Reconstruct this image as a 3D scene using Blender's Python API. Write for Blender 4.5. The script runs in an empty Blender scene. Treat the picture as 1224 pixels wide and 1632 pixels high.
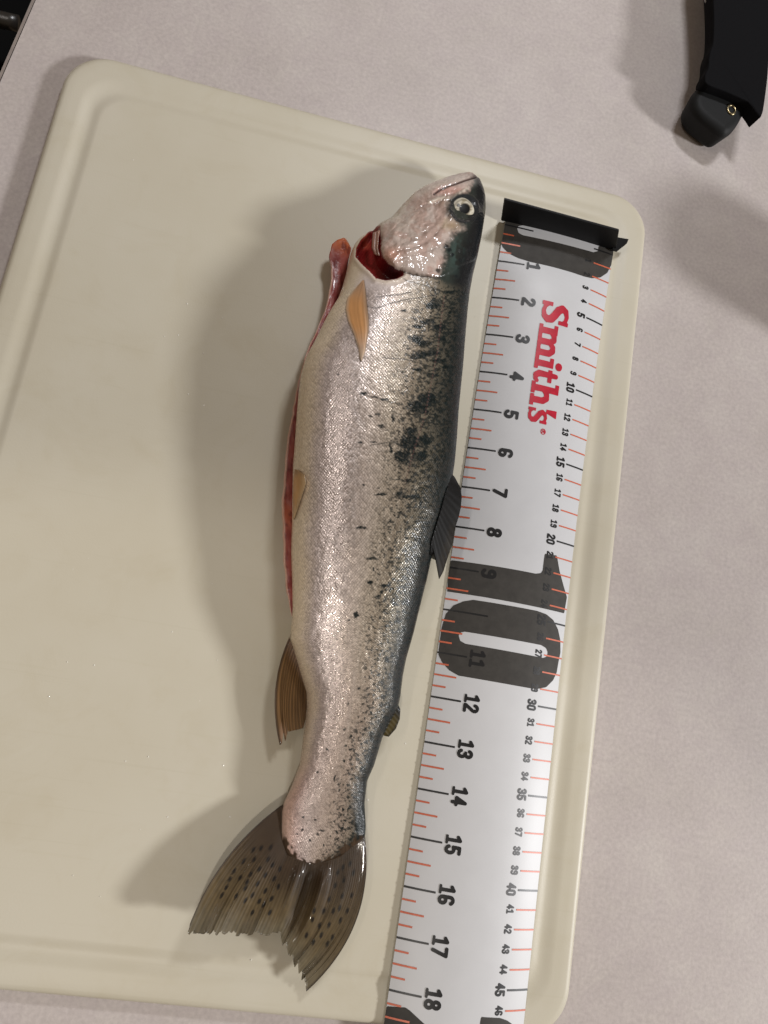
import bpy, bmesh, math, random
import numpy as np
from mathutils import Vector, Matrix

scene = bpy.context.scene
COL = scene.collection
rng = np.random.default_rng(7)
random.seed(7)

# ---------------------------------------------------------------- camera
FPX = 1226.0                                   # focal length in photo pixels (photo 1224 x 1632)
CAM = np.array([-0.12056, -0.30200, 0.45264])
ROT = np.array([[0.9650935576964103, 0.16713056415391778, 0.20164771116586425],
                [0.20408533680906912, -0.9624361256807985, -0.17906948171427914],
                [0.1641450583854642, 0.21397214423257274, -0.9629498020652503]])
cd = bpy.data.cameras.new('camera')
cam = bpy.data.objects.new('camera', cd)
COL.objects.link(cam)
cd.sensor_width = 36.0
cd.lens = FPX / 1632.0 * 36.0
cd.clip_start = 0.01
cd.clip_end = 50
cam.matrix_world = Matrix((
    (ROT[0][0], -ROT[1][0], -ROT[2][0], CAM[0]),
    (ROT[0][1], -ROT[1][1], -ROT[2][1], CAM[1]),
    (ROT[0][2], -ROT[1][2], -ROT[2][2], CAM[2]),
    (0, 0, 0, 1)))
scene.camera = cam

# ---------------------------------------------------------------- world and lamps
w = bpy.data.worlds.new('World')
scene.world = w
w.use_nodes = True
wb = w.node_tree.nodes['Background']
wb.inputs[0].default_value = (1.0, 0.74, 0.50, 1)
wb.inputs[1].default_value = 0.14

def lamp(name, kind, loc, power, color, size=0.1, target=None, size_y=None):
    l = bpy.data.lights.new(name, kind)
    l.energy = power
    l.color = color
    o = bpy.data.objects.new(name, l)
    COL.objects.link(o)
    o.location = loc
    if kind == 'AREA':
        l.shape = 'RECTANGLE' if size_y else 'DISK'
        l.size = size
        if size_y: l.size_y = size_y
    else:
        l.shadow_soft_size = size
    if target is not None:
        d = Vector(target) - Vector(loc)
        o.rotation_euler = d.to_track_quat('-Z', 'Y').to_euler()
    return o
lamp('kitchen_lamp', 'POINT', (3.25, -0.85, 1.78), 440, (0.98, 0.98, 0.99), 0.23)
lamp('cabinet_lamp', 'AREA', (0.16, 0.64, 1.00), 5.7, (0.97, 0.98, 1.01), 0.22, (-0.02, 0.05, 0), 0.10)
lamp('ceiling_lamp', 'AREA', (-0.80, 0.0, 1.30), 1.9, (1.0, 0.93, 0.87), 0.70, (-0.1, 0.0, 0), 0.03)
sp_ = lamp('shade_edge_spot', 'SPOT', (-0.35, -1.0, 1.5), 21, (1.0, 0.94, 0.86), 0.03, (-0.16, -0.79, 0.0))
sp_.data.spot_size = math.radians(41); sp_.data.spot_blend = 0.12  # the cone's edge stands in for a soft shadow edge across the board

scene.view_settings.view_transform = 'Standard'
scene.view_settings.look = 'None'
scene.view_settings.exposure = 0.0
scene.view_settings.gamma = 1.0
scene.render.engine = 'CYCLES'
scene.cycles.use_denoising = True

# ---------------------------------------------------------------- helpers
ZB = 0.009                                     # height of the board's upper face
def bp(x, y, z):
    """photo pixel -> world point on the horizontal plane z (arrays allowed)"""
    x, y, z = np.broadcast_arrays(np.asarray(x, float), np.asarray(y, float), np.asarray(z, float))
    d = np.stack([(x - 612) / FPX, (y - 816) / FPX, np.ones_like(x)], -1) @ ROT
    k = (z - CAM[2]) / d[..., 2]
    return CAM + d * k[..., None]
def pj(P):
    c = (np.asarray(P) - CAM) @ ROT.T
    return np.stack([612 + FPX * c[..., 0] / c[..., 2], 816 + FPX * c[..., 1] / c[..., 2]], -1)
def lin(r, g, b):
    c = np.array([r, g, b], float) / 255
    return np.where(c <= 0.04045, c / 12.92, ((c + 0.055) / 1.055) ** 2.4)

def make(name, verts, faces, mat, parent=None, smooth=True, cols=None, uvs=None):
    me = bpy.data.meshes.new(name)
    me.from_pydata([tuple(map(float, v)) for v in verts], [], [tuple(map(int, f)) for f in faces])
    me.update()
    if cols is not None:
        a = me.color_attributes.new('tint', 'FLOAT_COLOR', 'POINT')
        c = np.ones((len(verts), 4), np.float32); c[:, :cols.shape[1]] = cols
        a.data.foreach_set('color', c.ravel())
    if uvs is not None:
        a = me.attributes.new('surf', 'FLOAT_VECTOR', 'POINT')
        c = np.zeros((len(verts), 3), np.float32); c[:, :uvs.shape[1]] = uvs
        a.data.foreach_set('vector', c.ravel())
    if smooth:
        me.polygons.foreach_set('use_smooth', np.ones(len(me.polygons), bool))
    me.materials.append(mat)
    o = bpy.data.objects.new(name, me)
    COL.objects.link(o)
    if parent is not None:
        o.parent = parent
    return o
def tag(o, label=None, cat=None, kind=None, group=None):
    if label: o['label'] = label
    if cat: o['category'] = cat
    if kind: o['kind'] = kind
    if group: o['group'] = group
    return o
def empty(name, label, cat):
    o = bpy.data.objects.new(name, None)
    o.empty_display_size = 0.02
    COL.objects.link(o)
    return tag(o, label, cat)
def grid_faces(n, m, wrap=False, flip=False):
    i, j = np.meshgrid(np.arange(n - 1), np.arange(m if wrap else m - 1), indexing='ij')
    j2 = (j + 1) % m
    f = np.stack([i * m + j, (i + 1) * m + j, (i + 1) * m + j2, i * m + j2], -1).reshape(-1, 4)
    return f[:, ::-1] if flip else f

# lattice value noise, vectorised
_tab = rng.random((256, 256))
def vnoise(x, y):
    xi = np.floor(x).astype(int); yi = np.floor(y).astype(int)
    fx = x - xi; fy = y - yi
    fx = fx * fx * (3 - 2 * fx); fy = fy * fy * (3 - 2 * fy)
    a = _tab[xi & 255, yi & 255]; b = _tab[(xi + 1) & 255, yi & 255]
    c = _tab[xi & 255, (yi + 1) & 255]; d = _tab[(xi + 1) & 255, (yi + 1) & 255]
    return (a * (1 - fx) + b * fx) * (1 - fy) + (c * (1 - fx) + d * fx) * fy
def fbm(x, y, o=4):
    s = 0; t = 0; a = 1.0
    for k in range(o):
        s = s + a * vnoise(x * 2 ** k + 17.3 * k, y * 2 ** k + 5.1 * k); t += a; a *= 0.55
    return s / t
def sst(a, b, x):
    t = np.clip((x - a) / (b - a), 0, 1)
    return t * t * (3 - 2 * t)
def interp(pts, y):
    p = np.array(pts, float)
    return np.interp(y, p[:, 0], p[:, 1])
def poly_sd(px, py, poly):
    """signed distance to a polygon, negative inside"""
    P = np.array(poly, float)
    d = np.full(px.shape, 1e9); ins = np.zeros(px.shape, bool)
    for k in range(len(P)):
        a = P[k]; b = P[(k + 1) % len(P)]
        e = b - a; L = e @ e + 1e-12
        t = np.clip(((px - a[0]) * e[0] + (py - a[1]) * e[1]) / L, 0, 1)
        d = np.minimum(d, np.hypot(px - a[0] - t * e[0], py - a[1] - t * e[1]))
        c = (a[1] > py) != (b[1] > py)
        with np.errstate(divide='ignore', invalid='ignore'):
            xi = a[0] + (py - a[1]) / (e[1] if e[1] != 0 else 1e-9) * e[0]
        ins ^= c & (px < xi)
    return np.where(ins, -d, d)
def line_d(px, py, pts):
    P = np.array(pts, float); d = np.full(px.shape, 1e9)
    for k in range(len(P) - 1):
        a = P[k]; e = P[k + 1] - a; L = e @ e + 1e-12
        t = np.clip(((px - a[0]) * e[0] + (py - a[1]) * e[1]) / L, 0, 1)
        d = np.minimum(d, np.hypot(px - a[0] - t * e[0], py - a[1] - t * e[1]))
    return d

# ---------------------------------------------------------------- materials
def mat(name, color=(0.5, 0.5, 0.5), rough=0.5, metal=0.0, spec=0.5, coat=0.0, coat_r=0.1):
    m = bpy.data.materials.new(name)
    m.use_nodes = True
    b = m.node_tree.nodes['Principled BSDF']
    b.inputs['Base Color'].default_value = (*color, 1)
    b.inputs['Roughness'].default_value = rough
    b.inputs['Metallic'].default_value = metal
    b.inputs['Specular IOR Level'].default_value = spec
    b.inputs['Coat Weight'].default_value = coat
    b.inputs['Coat Roughness'].default_value = coat_r
    return m, m.node_tree.nodes, m.node_tree.links, b
def node(ns, t, **kw):
    n = ns.new(t)
    for k, v in kw.items():
        if hasattr(n, k): setattr(n, k, v)
        else: n.inputs[k].default_value = v
    return n
def ramp(ns, stops):
    r = ns.new('ShaderNodeValToRGB')
    e = r.color_ramp.elements
    while len(e) < len(stops): e.new(0.5)
    for k, (p, c) in enumerate(stops):
        e[k].position = p; e[k].color = (*c, 1)
    return r

def counter_material():
    m, ns, ln, b = mat('counter_laminate', rough=0.48, spec=0.35)
    g = node(ns, 'ShaderNodeNewGeometry')
    n1 = node(ns, 'ShaderNodeTexNoise', Scale=14.0, Detail=5.0, Roughness=0.62)
    n2 = node(ns, 'ShaderNodeTexNoise', Scale=420.0, Detail=3.0, Roughness=0.6)
    n3 = node(ns, 'ShaderNodeTexNoise', Scale=55.0, Detail=4.0, Roughness=0.6, Distortion=1.2)
    for n in (n1, n2, n3): ln.new(g.outputs['Position'], n.inputs['Vector'])
    r1 = ramp(ns, [(0.3, (0.478, 0.432, 0.408)), (0.52, (0.510, 0.460, 0.440)), (0.72, (0.540, 0.495, 0.470))])
    ln.new(n1.outputs['Fac'], r1.inputs['Fac'])
    r2 = ramp(ns, [(0.3, (0.90, 0.90, 0.90)), (0.7, (1.08, 1.08, 1.08))])
    ln.new(n2.outputs['Fac'], r2.inputs['Fac'])
    r3 = ramp(ns, [(0.3, (0.965, 0.95, 0.96)), (0.7, (1.03, 1.03, 1.015))])
    ln.new(n3.outputs['Fac'], r3.inputs['Fac'])
    a = node(ns, 'ShaderNodeMix', data_type='RGBA', blend_type='MULTIPLY'); a.inputs[0].default_value = 1
    c = node(ns, 'ShaderNodeMix', data_type='RGBA', blend_type='MULTIPLY'); c.inputs[0].default_value = 1
    ln.new(r1.outputs[0], a.inputs[6]); ln.new(r2.outputs[0], a.inputs[7])
    ln.new(a.outputs[2], c.inputs[6]); ln.new(r3.outputs[0], c.inputs[7])
    ln.new(c.outputs[2], b.inputs['Base Color'])
    bu = node(ns, 'ShaderNodeBump', Strength=0.12, Distance=0.0006)
    ln.new(n2.outputs['Fac'], bu.inputs['Height']); ln.new(bu.outputs[0], b.inputs['Normal'])
    return m
def board_material():
    m, ns, ln, b = mat('board_plastic', rough=0.42, spec=0.4)
    g = node(ns, 'ShaderNodeNewGeometry')
    n1 = node(ns, 'ShaderNodeTexNoise', Scale=9.0, Detail=4.0, Roughness=0.6)
    n2 = node(ns, 'ShaderNodeTexNoise', Scale=900.0, Detail=2.0, Roughness=0.6)
    for n in (n1, n2): ln.new(g.outputs['Position'], n.inputs['Vector'])
    r1 = ramp(ns, [(0.3, (0.555, 0.51, 0.40)), (0.55, (0.58, 0.54, 0.435)), (0.75, (0.60, 0.56, 0.465))])
    ln.new(n1.outputs['Fac'], r1.inputs['Fac'])
    # faint knife scratches in two directions and a few dull smears
    prev = r1.outputs[0]
    for ang, sc, lo in ((17, (9.0, 420.0, 1.0), 0.975), (-62, (11.0, 360.0, 1.0), 0.985)):
        mp = node(ns, 'ShaderNodeMapping'); mp.inputs['Rotation'].default_value = (0, 0, math.radians(ang)); mp.inputs['Scale'].default_value = sc
        ln.new(g.outputs['Position'], mp.inputs['Vector'])
        ns_ = node(ns, 'ShaderNodeTexNoise', Scale=1.0, Detail=1.0); ln.new(mp.outputs[0], ns_.inputs['Vector'])
        rs = ramp(ns, [(0.25, (lo, lo, lo * 0.99)), (0.33, (1, 1, 1))]); ln.new(ns_.outputs['Fac'], rs.inputs['Fac'])
        mm = node(ns, 'ShaderNodeMix', data_type='RGBA', blend_type='MULTIPLY'); mm.inputs[0].default_value = 1
        ln.new(prev, mm.inputs[6]); ln.new(rs.outputs[0], mm.inputs[7]); prev = mm.outputs[2]
    n4 = node(ns, 'ShaderNodeTexNoise', Scale=28.0, Detail=5.0, Roughness=0.65, Distortion=0.8); ln.new(g.outputs['Position'], n4.inputs['Vector'])
    r4 = ramp(ns, [(0.30, (0.965, 0.955, 0.93)), (0.48, (1, 1, 1))]); ln.new(n4.outputs['Fac'], r4.inputs['Fac'])
    mm = node(ns, 'ShaderNodeMix', data_type='RGBA', blend_type='MULTIPLY'); mm.inputs[0].default_value = 1
    ln.new(prev, mm.inputs[6]); ln.new(r4.outputs[0], mm.inputs[7])
    ln.new(mm.outputs[2], b.inputs['Base Color'])
    bu = node(ns, 'ShaderNodeBump', Strength=0.10, Distance=0.0004)
    ln.new(n2.outputs['Fac'], bu.inputs['Height']); ln.new(bu.outputs[0], b.inputs['Normal'])
    rr = node(ns, 'ShaderNodeMapRange'); rr.inputs[3].default_value = 0.34; rr.inputs[4].default_value = 0.52
    ln.new(n1.outputs['Fac'], rr.inputs[0]); ln.new(rr.outputs[0], b.inputs['Roughness'])
    return m
def fish_material():
    m, ns, ln, b = mat('trout_skin', rough=0.36, spec=0.22, coat=0.22, coat_r=0.07)
    t = node(ns, 'ShaderNodeAttribute', attribute_name='tint')
    s = node(ns, 'ShaderNodeAttribute', attribute_name='surf')   # x along, y across in scale units, z = scale strength
    sep = node(ns, 'ShaderNodeSeparateXYZ'); ln.new(s.outputs['Vector'], sep.inputs[0])
    # the rows of scales wander a little
    nw = node(ns, 'ShaderNodeTexNoise', Scale=0.16, Detail=2.0); nw.noise_dimensions = '2D'
    ln.new(s.outputs['Vector'], nw.inputs['Vector'])
    wv = node(ns, 'ShaderNodeVectorMath', operation='SCALE'); wv.inputs['Scale'].default_value = 1.5
    ln.new(nw.outputs['Color'], wv.inputs[0])
    ad = node(ns, 'ShaderNodeVectorMath', operation='ADD'); ln.new(s.outputs['Vector'], ad.inputs[0]); ln.new(wv.outputs[0], ad.inputs[1])
    mp = node(ns, 'ShaderNodeMapping'); mp.inputs['Scale'].default_value = (0.74, 0.86, 0.0)
    mp.inputs['Rotation'].default_value = (0, 0, math.radians(41))
    ln.new(ad.outputs[0], mp.inputs['Vector'])
    v = node(ns, 'ShaderNodeTexVoronoi', voronoi_dimensions='2D', feature='F1', Scale=1.0, Randomness=0.34)
    ln.new(mp.outputs[0], v.inputs['Vector'])
    n = node(ns, 'ShaderNodeTexNoise', Scale=0.42, Detail=2.0, Roughness=0.5); n.noise_dimensions = '2D'
    ln.new(s.outputs['Vector'], n.inputs['Vector'])
    cc = node(ns, 'ShaderNodeSeparateColor'); ln.new(v.outputs['Color'], cc.inputs[0])
    # tilted little plates: each scale has its own lift, so each glints by itself
    inv = node(ns, 'ShaderNodeMath', operation='SUBTRACT'); inv.inputs[0].default_value = 0.8
    ln.new(v.outputs['Distance'], inv.inputs[1])
    mul = node(ns, 'ShaderNodeMath', operation='MULTIPLY')
    ln.new(inv.outputs[0], mul.inputs[0]); ln.new(sep.outputs['Z'], mul.inputs[1])
    bu = node(ns, 'ShaderNodeBump', Strength=0.27, Distance=0.0005)
    ln.new(mul.outputs[0], bu.inputs['Height'])
    hb = node(ns, 'ShaderNodeMapRange'); hb.inputs[3].default_value = 0.26; hb.inputs[4].default_value = 0.10
    ln.new(sep.outputs['Z'], hb.inputs[0])
    bu2 = node(ns, 'ShaderNodeBump', Distance=0.0009)
    ln.new(hb.outputs[0], bu2.inputs['Strength'])
    ln.new(n.outputs['Fac'], bu2.inputs['Height']); ln.new(bu.outputs[0], bu2.inputs['Normal'])
    ln.new(bu2.outputs[0], b.inputs['Normal'])
    ln.new(bu2.outputs[0], b.inputs['Coat Normal'])
    cr = ramp(ns, [(0.05, (1.12, 1.12, 1.12)), (0.40, (1.0, 1.0, 1.0)), (0.66, (0.66, 0.65, 0.64))])
    ln.new(v.outputs['Distance'], cr.inputs['Fac'])
    mx = node(ns, 'ShaderNodeMix', data_type='RGBA', blend_type='MULTIPLY')
    ln.new(sep.outputs['Z'], mx.inputs[0]); ln.new(t.outputs['Color'], mx.inputs[6]); ln.new(cr.outputs[0], mx.inputs[7])
    mr = node(ns, 'ShaderNodeMapRange'); mr.inputs[3].default_value = 0.82; mr.inputs[4].default_value = 1.18
    ln.new(cc.outputs[0], mr.inputs[0])
    m2 = node(ns, 'ShaderNodeMix', data_type='RGBA', blend_type='MULTIPLY')
    ln.new(sep.outputs['Z'], m2.inputs[0]); ln.new(mx.outputs[2], m2.inputs[6]); ln.new(mr.outputs[0], m2.inputs[7])
    ln.new(m2.outputs[2], b.inputs['Base Color'])
    ln.new(t.outputs['Alpha'], b.inputs['Metallic'])
    cw = node(ns, 'ShaderNodeAttribute', attribute_name='wet')
    ln.new(cw.outputs['Fac'], b.inputs['Coat Weight'])
    ro = node(ns, 'ShaderNodeMapRange'); ro.inputs[3].default_value = 0.20; ro.inputs[4].default_value = 0.42
    ln.new(cc.outputs[1], ro.inputs[0])
    hr = node(ns, 'ShaderNodeMix', data_type='FLOAT'); hr.inputs[2].default_value = 0.24
    ln.new(sep.outputs['Z'], hr.inputs[0]); ln.new(ro.outputs[0], hr.inputs[3]); ln.new(hr.outputs[0], b.inputs['Roughness'])
    return m
def tint_material(name, rough=0.4, spec=0.5, coat=0.3, trans=0.0, bump=0.0, bscale=900.0, coat_r=0.12):
    m, ns, ln, b = mat(name, rough=rough, spec=spec, coat=coat, coat_r=coat_r)
    t = node(ns, 'ShaderNodeAttribute', attribute_name='tint')
    ln.new(t.outputs['Color'], b.inputs['Base Color'])
    if bump:
        g = node(ns, 'ShaderNodeNewGeometry')
        n = node(ns, 'ShaderNodeTexNoise', Scale=bscale, Detail=3.0)
        ln.new(g.outputs['Position'], n.inputs['Vector'])
        bu = node(ns, 'ShaderNodeBump', Strength=bump, Distance=0.0008)
        ln.new(n.outputs['Fac'], bu.inputs['Height']); ln.new(bu.outputs[0], b.inputs['Normal'])
    if trans:
        tr = node(ns, 'ShaderNodeBsdfTransparent'); mix = node(ns, 'ShaderNodeMixShader')
        mix.inputs[0].default_value = trans
        out = ns['Material Output']
        ln.new(b.outputs[0], mix.inputs[1]); ln.new(tr.outputs[0], mix.inputs[2]); ln.new(mix.outputs[0], out.inputs[0])
    return m
def grained(name, color, rough, spec, scale, strength, coat=0.0, vary=0.15):
    m, ns, ln, b = mat(name, color, rough, 0.0, spec, coat)
    g = node(ns, 'ShaderNodeNewGeometry')
    n = node(ns, 'ShaderNodeTexNoise', Scale=scale, Detail=4.0, Roughness=0.6)
    ln.new(g.outputs['Position'], n.inputs['Vector'])
    c = np.array(color)
    r = ramp(ns, [(0.3, tuple(c * (1 - vary))), (0.7, tuple(c * (1 + vary)))])
    ln.new(n.outputs['Fac'], r.inputs['Fac']); ln.new(r.outputs[0], b.inputs['Base Color'])
    bu = node(ns, 'ShaderNodeBump', Strength=strength, Distance=0.0005)
    ln.new(n.outputs['Fac'], bu.inputs['Height']); ln.new(bu.outputs[0], b.inputs['Normal'])
    return m

M_counter = counter_material()
M_board = board_material()
M_fish = fish_material()
M_flesh = tint_material('raw_flesh', 0.33, 0.5, 0.5, bump=0.35, bscale=700)
M_fin = tint_material('fin_membrane', 0.45, 0.22, 0.28, trans=0.15, coat_r=0.06)
M_fin_dark = tint_material('dark_fin_membrane', 0.5, 0.15, 0.08, trans=0.0)
M_fin_pale = tint_material('pale_fin_membrane', 0.42, 0.4, 0.2, trans=0.06)
M_eye = tint_material('eye_surface', 0.4, 0.15, 0.03, coat_r=0.05)
M_white = grained('ruler_white', (0.60, 0.605, 0.62), 0.42, 0.4, 60, 0.02, coat=0.0, vary=0.02)
M_black_print = grained('black_ink', (0.012, 0.012, 0.013), 0.38, 0.4, 300, 0.02)
M_glare_print = grained('glare_grey_ink', (0.085, 0.085, 0.088), 0.42, 0.4, 2500, 0.05, vary=0.5)  # greyer ink colour paints glare over some centimetre figures
M_grey_print = grained('dark_grey_ink', (0.050, 0.046, 0.041), 0.6, 0.25, 200, 0.02)
M_orange = grained('orange_ink', (0.60, 0.135, 0.065), 0.4, 0.4, 500, 0.02)
M_red = grained('red_ink', (0.50, 0.012, 0.035), 0.38, 0.4, 300, 0.02)
M_stop = grained('black_plastic', (0.004, 0.004, 0.0045), 0.5, 0.2, 700, 0.05)
M_sheath = grained('black_fabric', (0.006, 0.006, 0.007), 0.85, 0.08, 1500, 0.4)
M_handle = grained('black_rubber', (0.008, 0.0085, 0.009), 0.62, 0.25, 1100, 0.12)
M_brass, _, _, _b = mat('brass', (0.35, 0.29, 0.17), 0.32, 1.0)
M_chrome, _, _, _b = mat('brushed_metal', (0.45, 0.46, 0.48), 0.25, 1.0)
M_rail, _, _, _b = mat('grey_metal', (0.10, 0.10, 0.10), 0.35, 0.8)
M_glass_black, _, _, _b = mat('black_enamel', (0.003, 0.003, 0.003), 0.6, 0.0, 0.05)
M_glint_fleck, _, _, _b = mat('wet_fleck', (0.74, 0.72, 0.64), 0.25, 0.0, 0.5, 0.4, 0.08)  # whitish base colour stands in for the glints of the flecks

# ---------------------------------------------------------------- countertop
def rounded_outline(corners, radius, seg=12):
    """corners counter-clockwise (x, y); returns points"""
    P = [np.array(c, float) for c in corners]; out = []
    n = len(P)
    for k in range(n):
        a, b, c = P[k - 1], P[k], P[(k + 1) % n]
        d1 = (a - b) / np.linalg.norm(a - b); d2 = (c - b) / np.linalg.norm(c - b)
        half = math.acos(np.clip(d1 @ d2, -1, 1)) / 2
        L = radius / math.tan(half)
        ctr = b + (d1 + d2) / np.linalg.norm(d1 + d2) * radius / math.sin(half)
        s = b + d1 * L - ctr; e = b + d2 * L - ctr
        a0 = math.atan2(s[1], s[0]); a1 = math.atan2(e[1], e[0])
        while a1 < a0: a1 += 2 * math.pi
        if a1 - a0 > math.pi: a1 -= 2 * math.pi
        for t in np.linspace(a0, a1, seg + 1):
            out.append(ctr + radius * np.array([math.cos(t), math.sin(t)]))
    return np.array(out)
def inset_outline(P, d):
    t = np.roll(P, -1, 0) - np.roll(P, 1, 0)
    t /= np.linalg.norm(t, axis=1)[:, None] + 1e-12
    return P + np.stack([-t[:, 1], t[:, 0]], 1) * d
def ring_loft(rings, cap_last=True, cap_first=False):
    n = len(rings[0]); V = np.concatenate(rings); F = []
    for k in range(len(rings) - 1):
        for i in range(n):
            j = (i + 1) % n
            F.append((k * n + i, k * n + j, (k + 1) * n + j, (k + 1) * n + i))
    if cap_last: F.append(tuple((len(rings) - 1) * n + i for i in range(n)))
    if cap_first: F.append(tuple(reversed(range(n))))
    return V, F

ea = bp(45, 0, 0)[:2]; eb = bp(0, 103, 0)[:2]
ed = (ea - eb) / np.linalg.norm(ea - eb)                  # along the counter's left edge, upwards
en = np.array([ed[1], -ed[0]])                            # into the counter
e0 = eb - ed * 1.6; e1 = eb + ed * 1.2
corner = [e0, e0 + en * 2.6, e1 + en * 2.6, e1]
out = rounded_outline(corner, 0.003, 3)
rings = []
for d, z in ((0.0, -0.038), (0.0, -0.004), (0.0012, -0.0012), (0.004, 0.0)):
    q = inset_outline(out, d)
    rings.append(np.c_[q, np.full(len(q), z)])
V, F = ring_loft(rings, True, True)
c = make('countertop', V, F, M_counter, smooth=False)
tag(c, kind='structure')

# dark appliance beyond the counter's left edge
ap = empty('oven', 'black appliance with a grey metal rail beyond the upper left countertop edge', 'oven')
def edge_pt(along, outw, z):
    q = eb + ed * along - en * outw
    return (q[0], q[1], z)
V = []; F = []
q = [edge_pt(-0.5, 0.012, 0), edge_pt(0.5, 0.012, 0), edge_pt(0.5, 0.55, 0), edge_pt(-0.5, 0.55, 0)]
o2 = rounded_outline([x[:2] for x in q], 0.01, 4)
rings = [np.c_[inset_outline(o2, d), np.full(len(o2), z)] for d, z in ((0, -0.5), (0, -0.052), (0.003, -0.048))]
if True:
    V, F = ring_loft(rings, True, True)
make('oven_body', V, F, M_glass_black, ap)
def tube(path, r, seg=12, caps=True):
    P = np.array(path, float); V = []; F = []
    r = np.broadcast_to(np.asarray(r, float), (len(P),))
    up = np.array([0, 0, 1.0])
    for k in range(len(P)):
        t = P[min(k + 1, len(P) - 1)] - P[max(k - 1, 0)]; t /= np.linalg.norm(t) + 1e-12
        a = np.cross(t, up)
        if np.linalg.norm(a) < 1e-3: a = np.cross(t, np.array([1.0, 0, 0]))
        a /= np.linalg.norm(a); b = np.cross(t, a)
        for s in range(seg):
            an = 2 * math.pi * s / seg
            V.append(P[k] + r[k] * (math.cos(an) * a + math.sin(an) * b))
    F = [tuple(f) for f in grid_faces(len(P), seg, True)]
    if caps:
        F.append(tuple(range(seg))); F.append(tuple(reversed(range((len(P) - 1) * seg, len(P) * seg))))
    return np.array(V), F
ra = bp(-70, 14, -0.02); rb = bp(60, 45, -0.02)
V, F = tube([ra + (rb - ra) * t for t in np.linspace(0, 0.76, 8)], 0.0050, 20)
make('rail', V, F, M_rail, ap)
ra = bp(-70, 30, -0.024); rb = bp(60, 52, -0.024)
V, F = tube([ra + (rb - ra) * t for t in np.linspace(0, 0.74, 8)], 0.0016, 12)
make('rail_trim', V, F, M_chrome, ap)

# ---------------------------------------------------------------- cutting board
BC = [(-0.2885, -0.4800), (0.1072, -0.4775), (0.1040, 0.0545), (-0.2862, 0.0432)]
out = rounded_outline(BC, 0.026, 16)
# densify the straight runs a little so shading stays even
prof = [(0.0045, 0.0012), (0.0015, 0.0016), (0.0, 0.0035), (0.0, 0.0062), (0.0008, 0.0078), (0.0022, 0.0087), (0.004, 0.0090), (0.008, 0.0090)]
gc, gw, gd = 0.0205, 0.0072, 0.0024
gd = 0.0010
for t in np.linspace(-1, 1, 29):
    off_ = gc + (0.0085 if t < 0 else 0.0068) * t
    prof.append((off_, ZB - gd * (0.5 + 0.5 * math.cos(math.pi * t)) - 0.00001))
prof += [(gc + gw * 1.3, ZB), (gc + gw * 2.2, ZB)]
inner = rounded_outline([(-0.2885 + 0.05, -0.48 + 0.05), (0.1072 - 0.05, -0.4775 + 0.05), (0.104 - 0.05, 0.0545 - 0.05), (-0.2862 + 0.05, 0.0432 - 0.05)], 0.012, 16)
rings = []
for d, z in prof:
    # true offset outline: shrink corners and radius together
    k = d
    cs = [np.array(p) for p in BC]
    cen = sum(cs) / 4
    cs2 = [np.array([p[0] - math.copysign(k, p[0] - cen[0]), p[1] - math.copysign(k, p[1] - cen[1])]) for p in cs]
    q = rounded_outline(cs2, max(0.026 - 0.35 * k, 0.008), 16)
    rings.append(np.c_[q, np.full(len(q), z)])
V, F = ring_loft(rings, True, True)
bd = make('cutting_board', V, F, M_board)
tag(bd, 'large cream plastic cutting board with a juice groove and rounded corners under the fish', 'cutting board')

# ---------------------------------------------------------------- ruler
RW, RA, RQ, RC, ROFF = 0.0772, 0.00760, 0.007171, -0.003957, 0.017354
def rz(u, y):
    s = (-y - 0.23) / 0.23
    return RQ * (s * s - 1) + RC * (s ** 3 - s) + RA * (1 - (2 * u - 1) ** 2) + ROFF
def sst0(a, b, x):
    t = np.clip((x - a) / (b - a), 0, 1)
    return t * t * (3 - 2 * t)
def arch(u, y):
    return RA * (1 - (2 * u - 1) ** 2)
def rbase(u, y):
    """measured surface, then settled onto the board along the line of sight: same look, less lift at the ends"""
    P = np.stack(np.broadcast_arrays(RW * u, y, rz(u, y)), -1)
    curl = rz(0.0, y) - (ZB + 0.0007)
    flat = 0.25 + 0.75 * sst0(-0.002, 0.045, -y)
    z2 = ZB + 0.0008 + 0.22 * curl + arch(u, y) * flat
    # keep the edges where they were seen; the arch is flattened at the end stop
    Pe = P.copy(); Pe[..., 2] = rz(0.0, y) + arch(u, y) * flat
    k = (z2 - CAM[2]) / (Pe[..., 2] - CAM[2])
    return CAM + (Pe - CAM) * k[..., None]
def rpt(u, y, lift=0.0):
    u = np.asarray(u, float); y = np.asarray(y, float)
    P = rbase(u, y)
    e = 1e-3
    du = rbase(u + e, y) - rbase(u - e, y); dy = rbase(u, y + e) - rbase(u, y - e)
    nrm = np.cross(du, dy); nrm /= np.linalg.norm(nrm, axis=-1)[..., None]
    return P + nrm * lift
def rinv(x, y):
    """photo pixel -> (mm across, mm down) on the ruler's face"""
    u, v = 0.5, -0.2
    for _ in range(25):
        p = pj(rpt(u, v)); a = pj(rpt(u + 1e-4, v)); b = pj(rpt(u, v - 1e-4))
        J = np.array([(a - p) / 1e-4, (b - p) / -1e-4]).T
        d = np.linalg.solve(J, np.array([x, y]) - p)
        u += d[0]; v += d[1]
    return u * RW * 1000, -v * 1000
ruler = empty('ruler', 'white arched ruler with black end stop and red lettering, right of the fish', 'ruler')
Y0, Y1 = 0.0045, -0.535
nu, ny = 28, 150
uu, yy = np.meshgrid(np.linspace(0, 1, nu), np.linspace(Y0, Y1, ny), indexing='ij')
top = rpt(uu, yy, 0.0).reshape(-1, 3); bot = rpt(uu, yy, -0.0008).reshape(-1, 3)
F = [tuple(f) for f in grid_faces(nu, ny, flip=True)]
n0 = nu * ny
F += [tuple(n0 + k for k in reversed(f)) for f in F]
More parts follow.
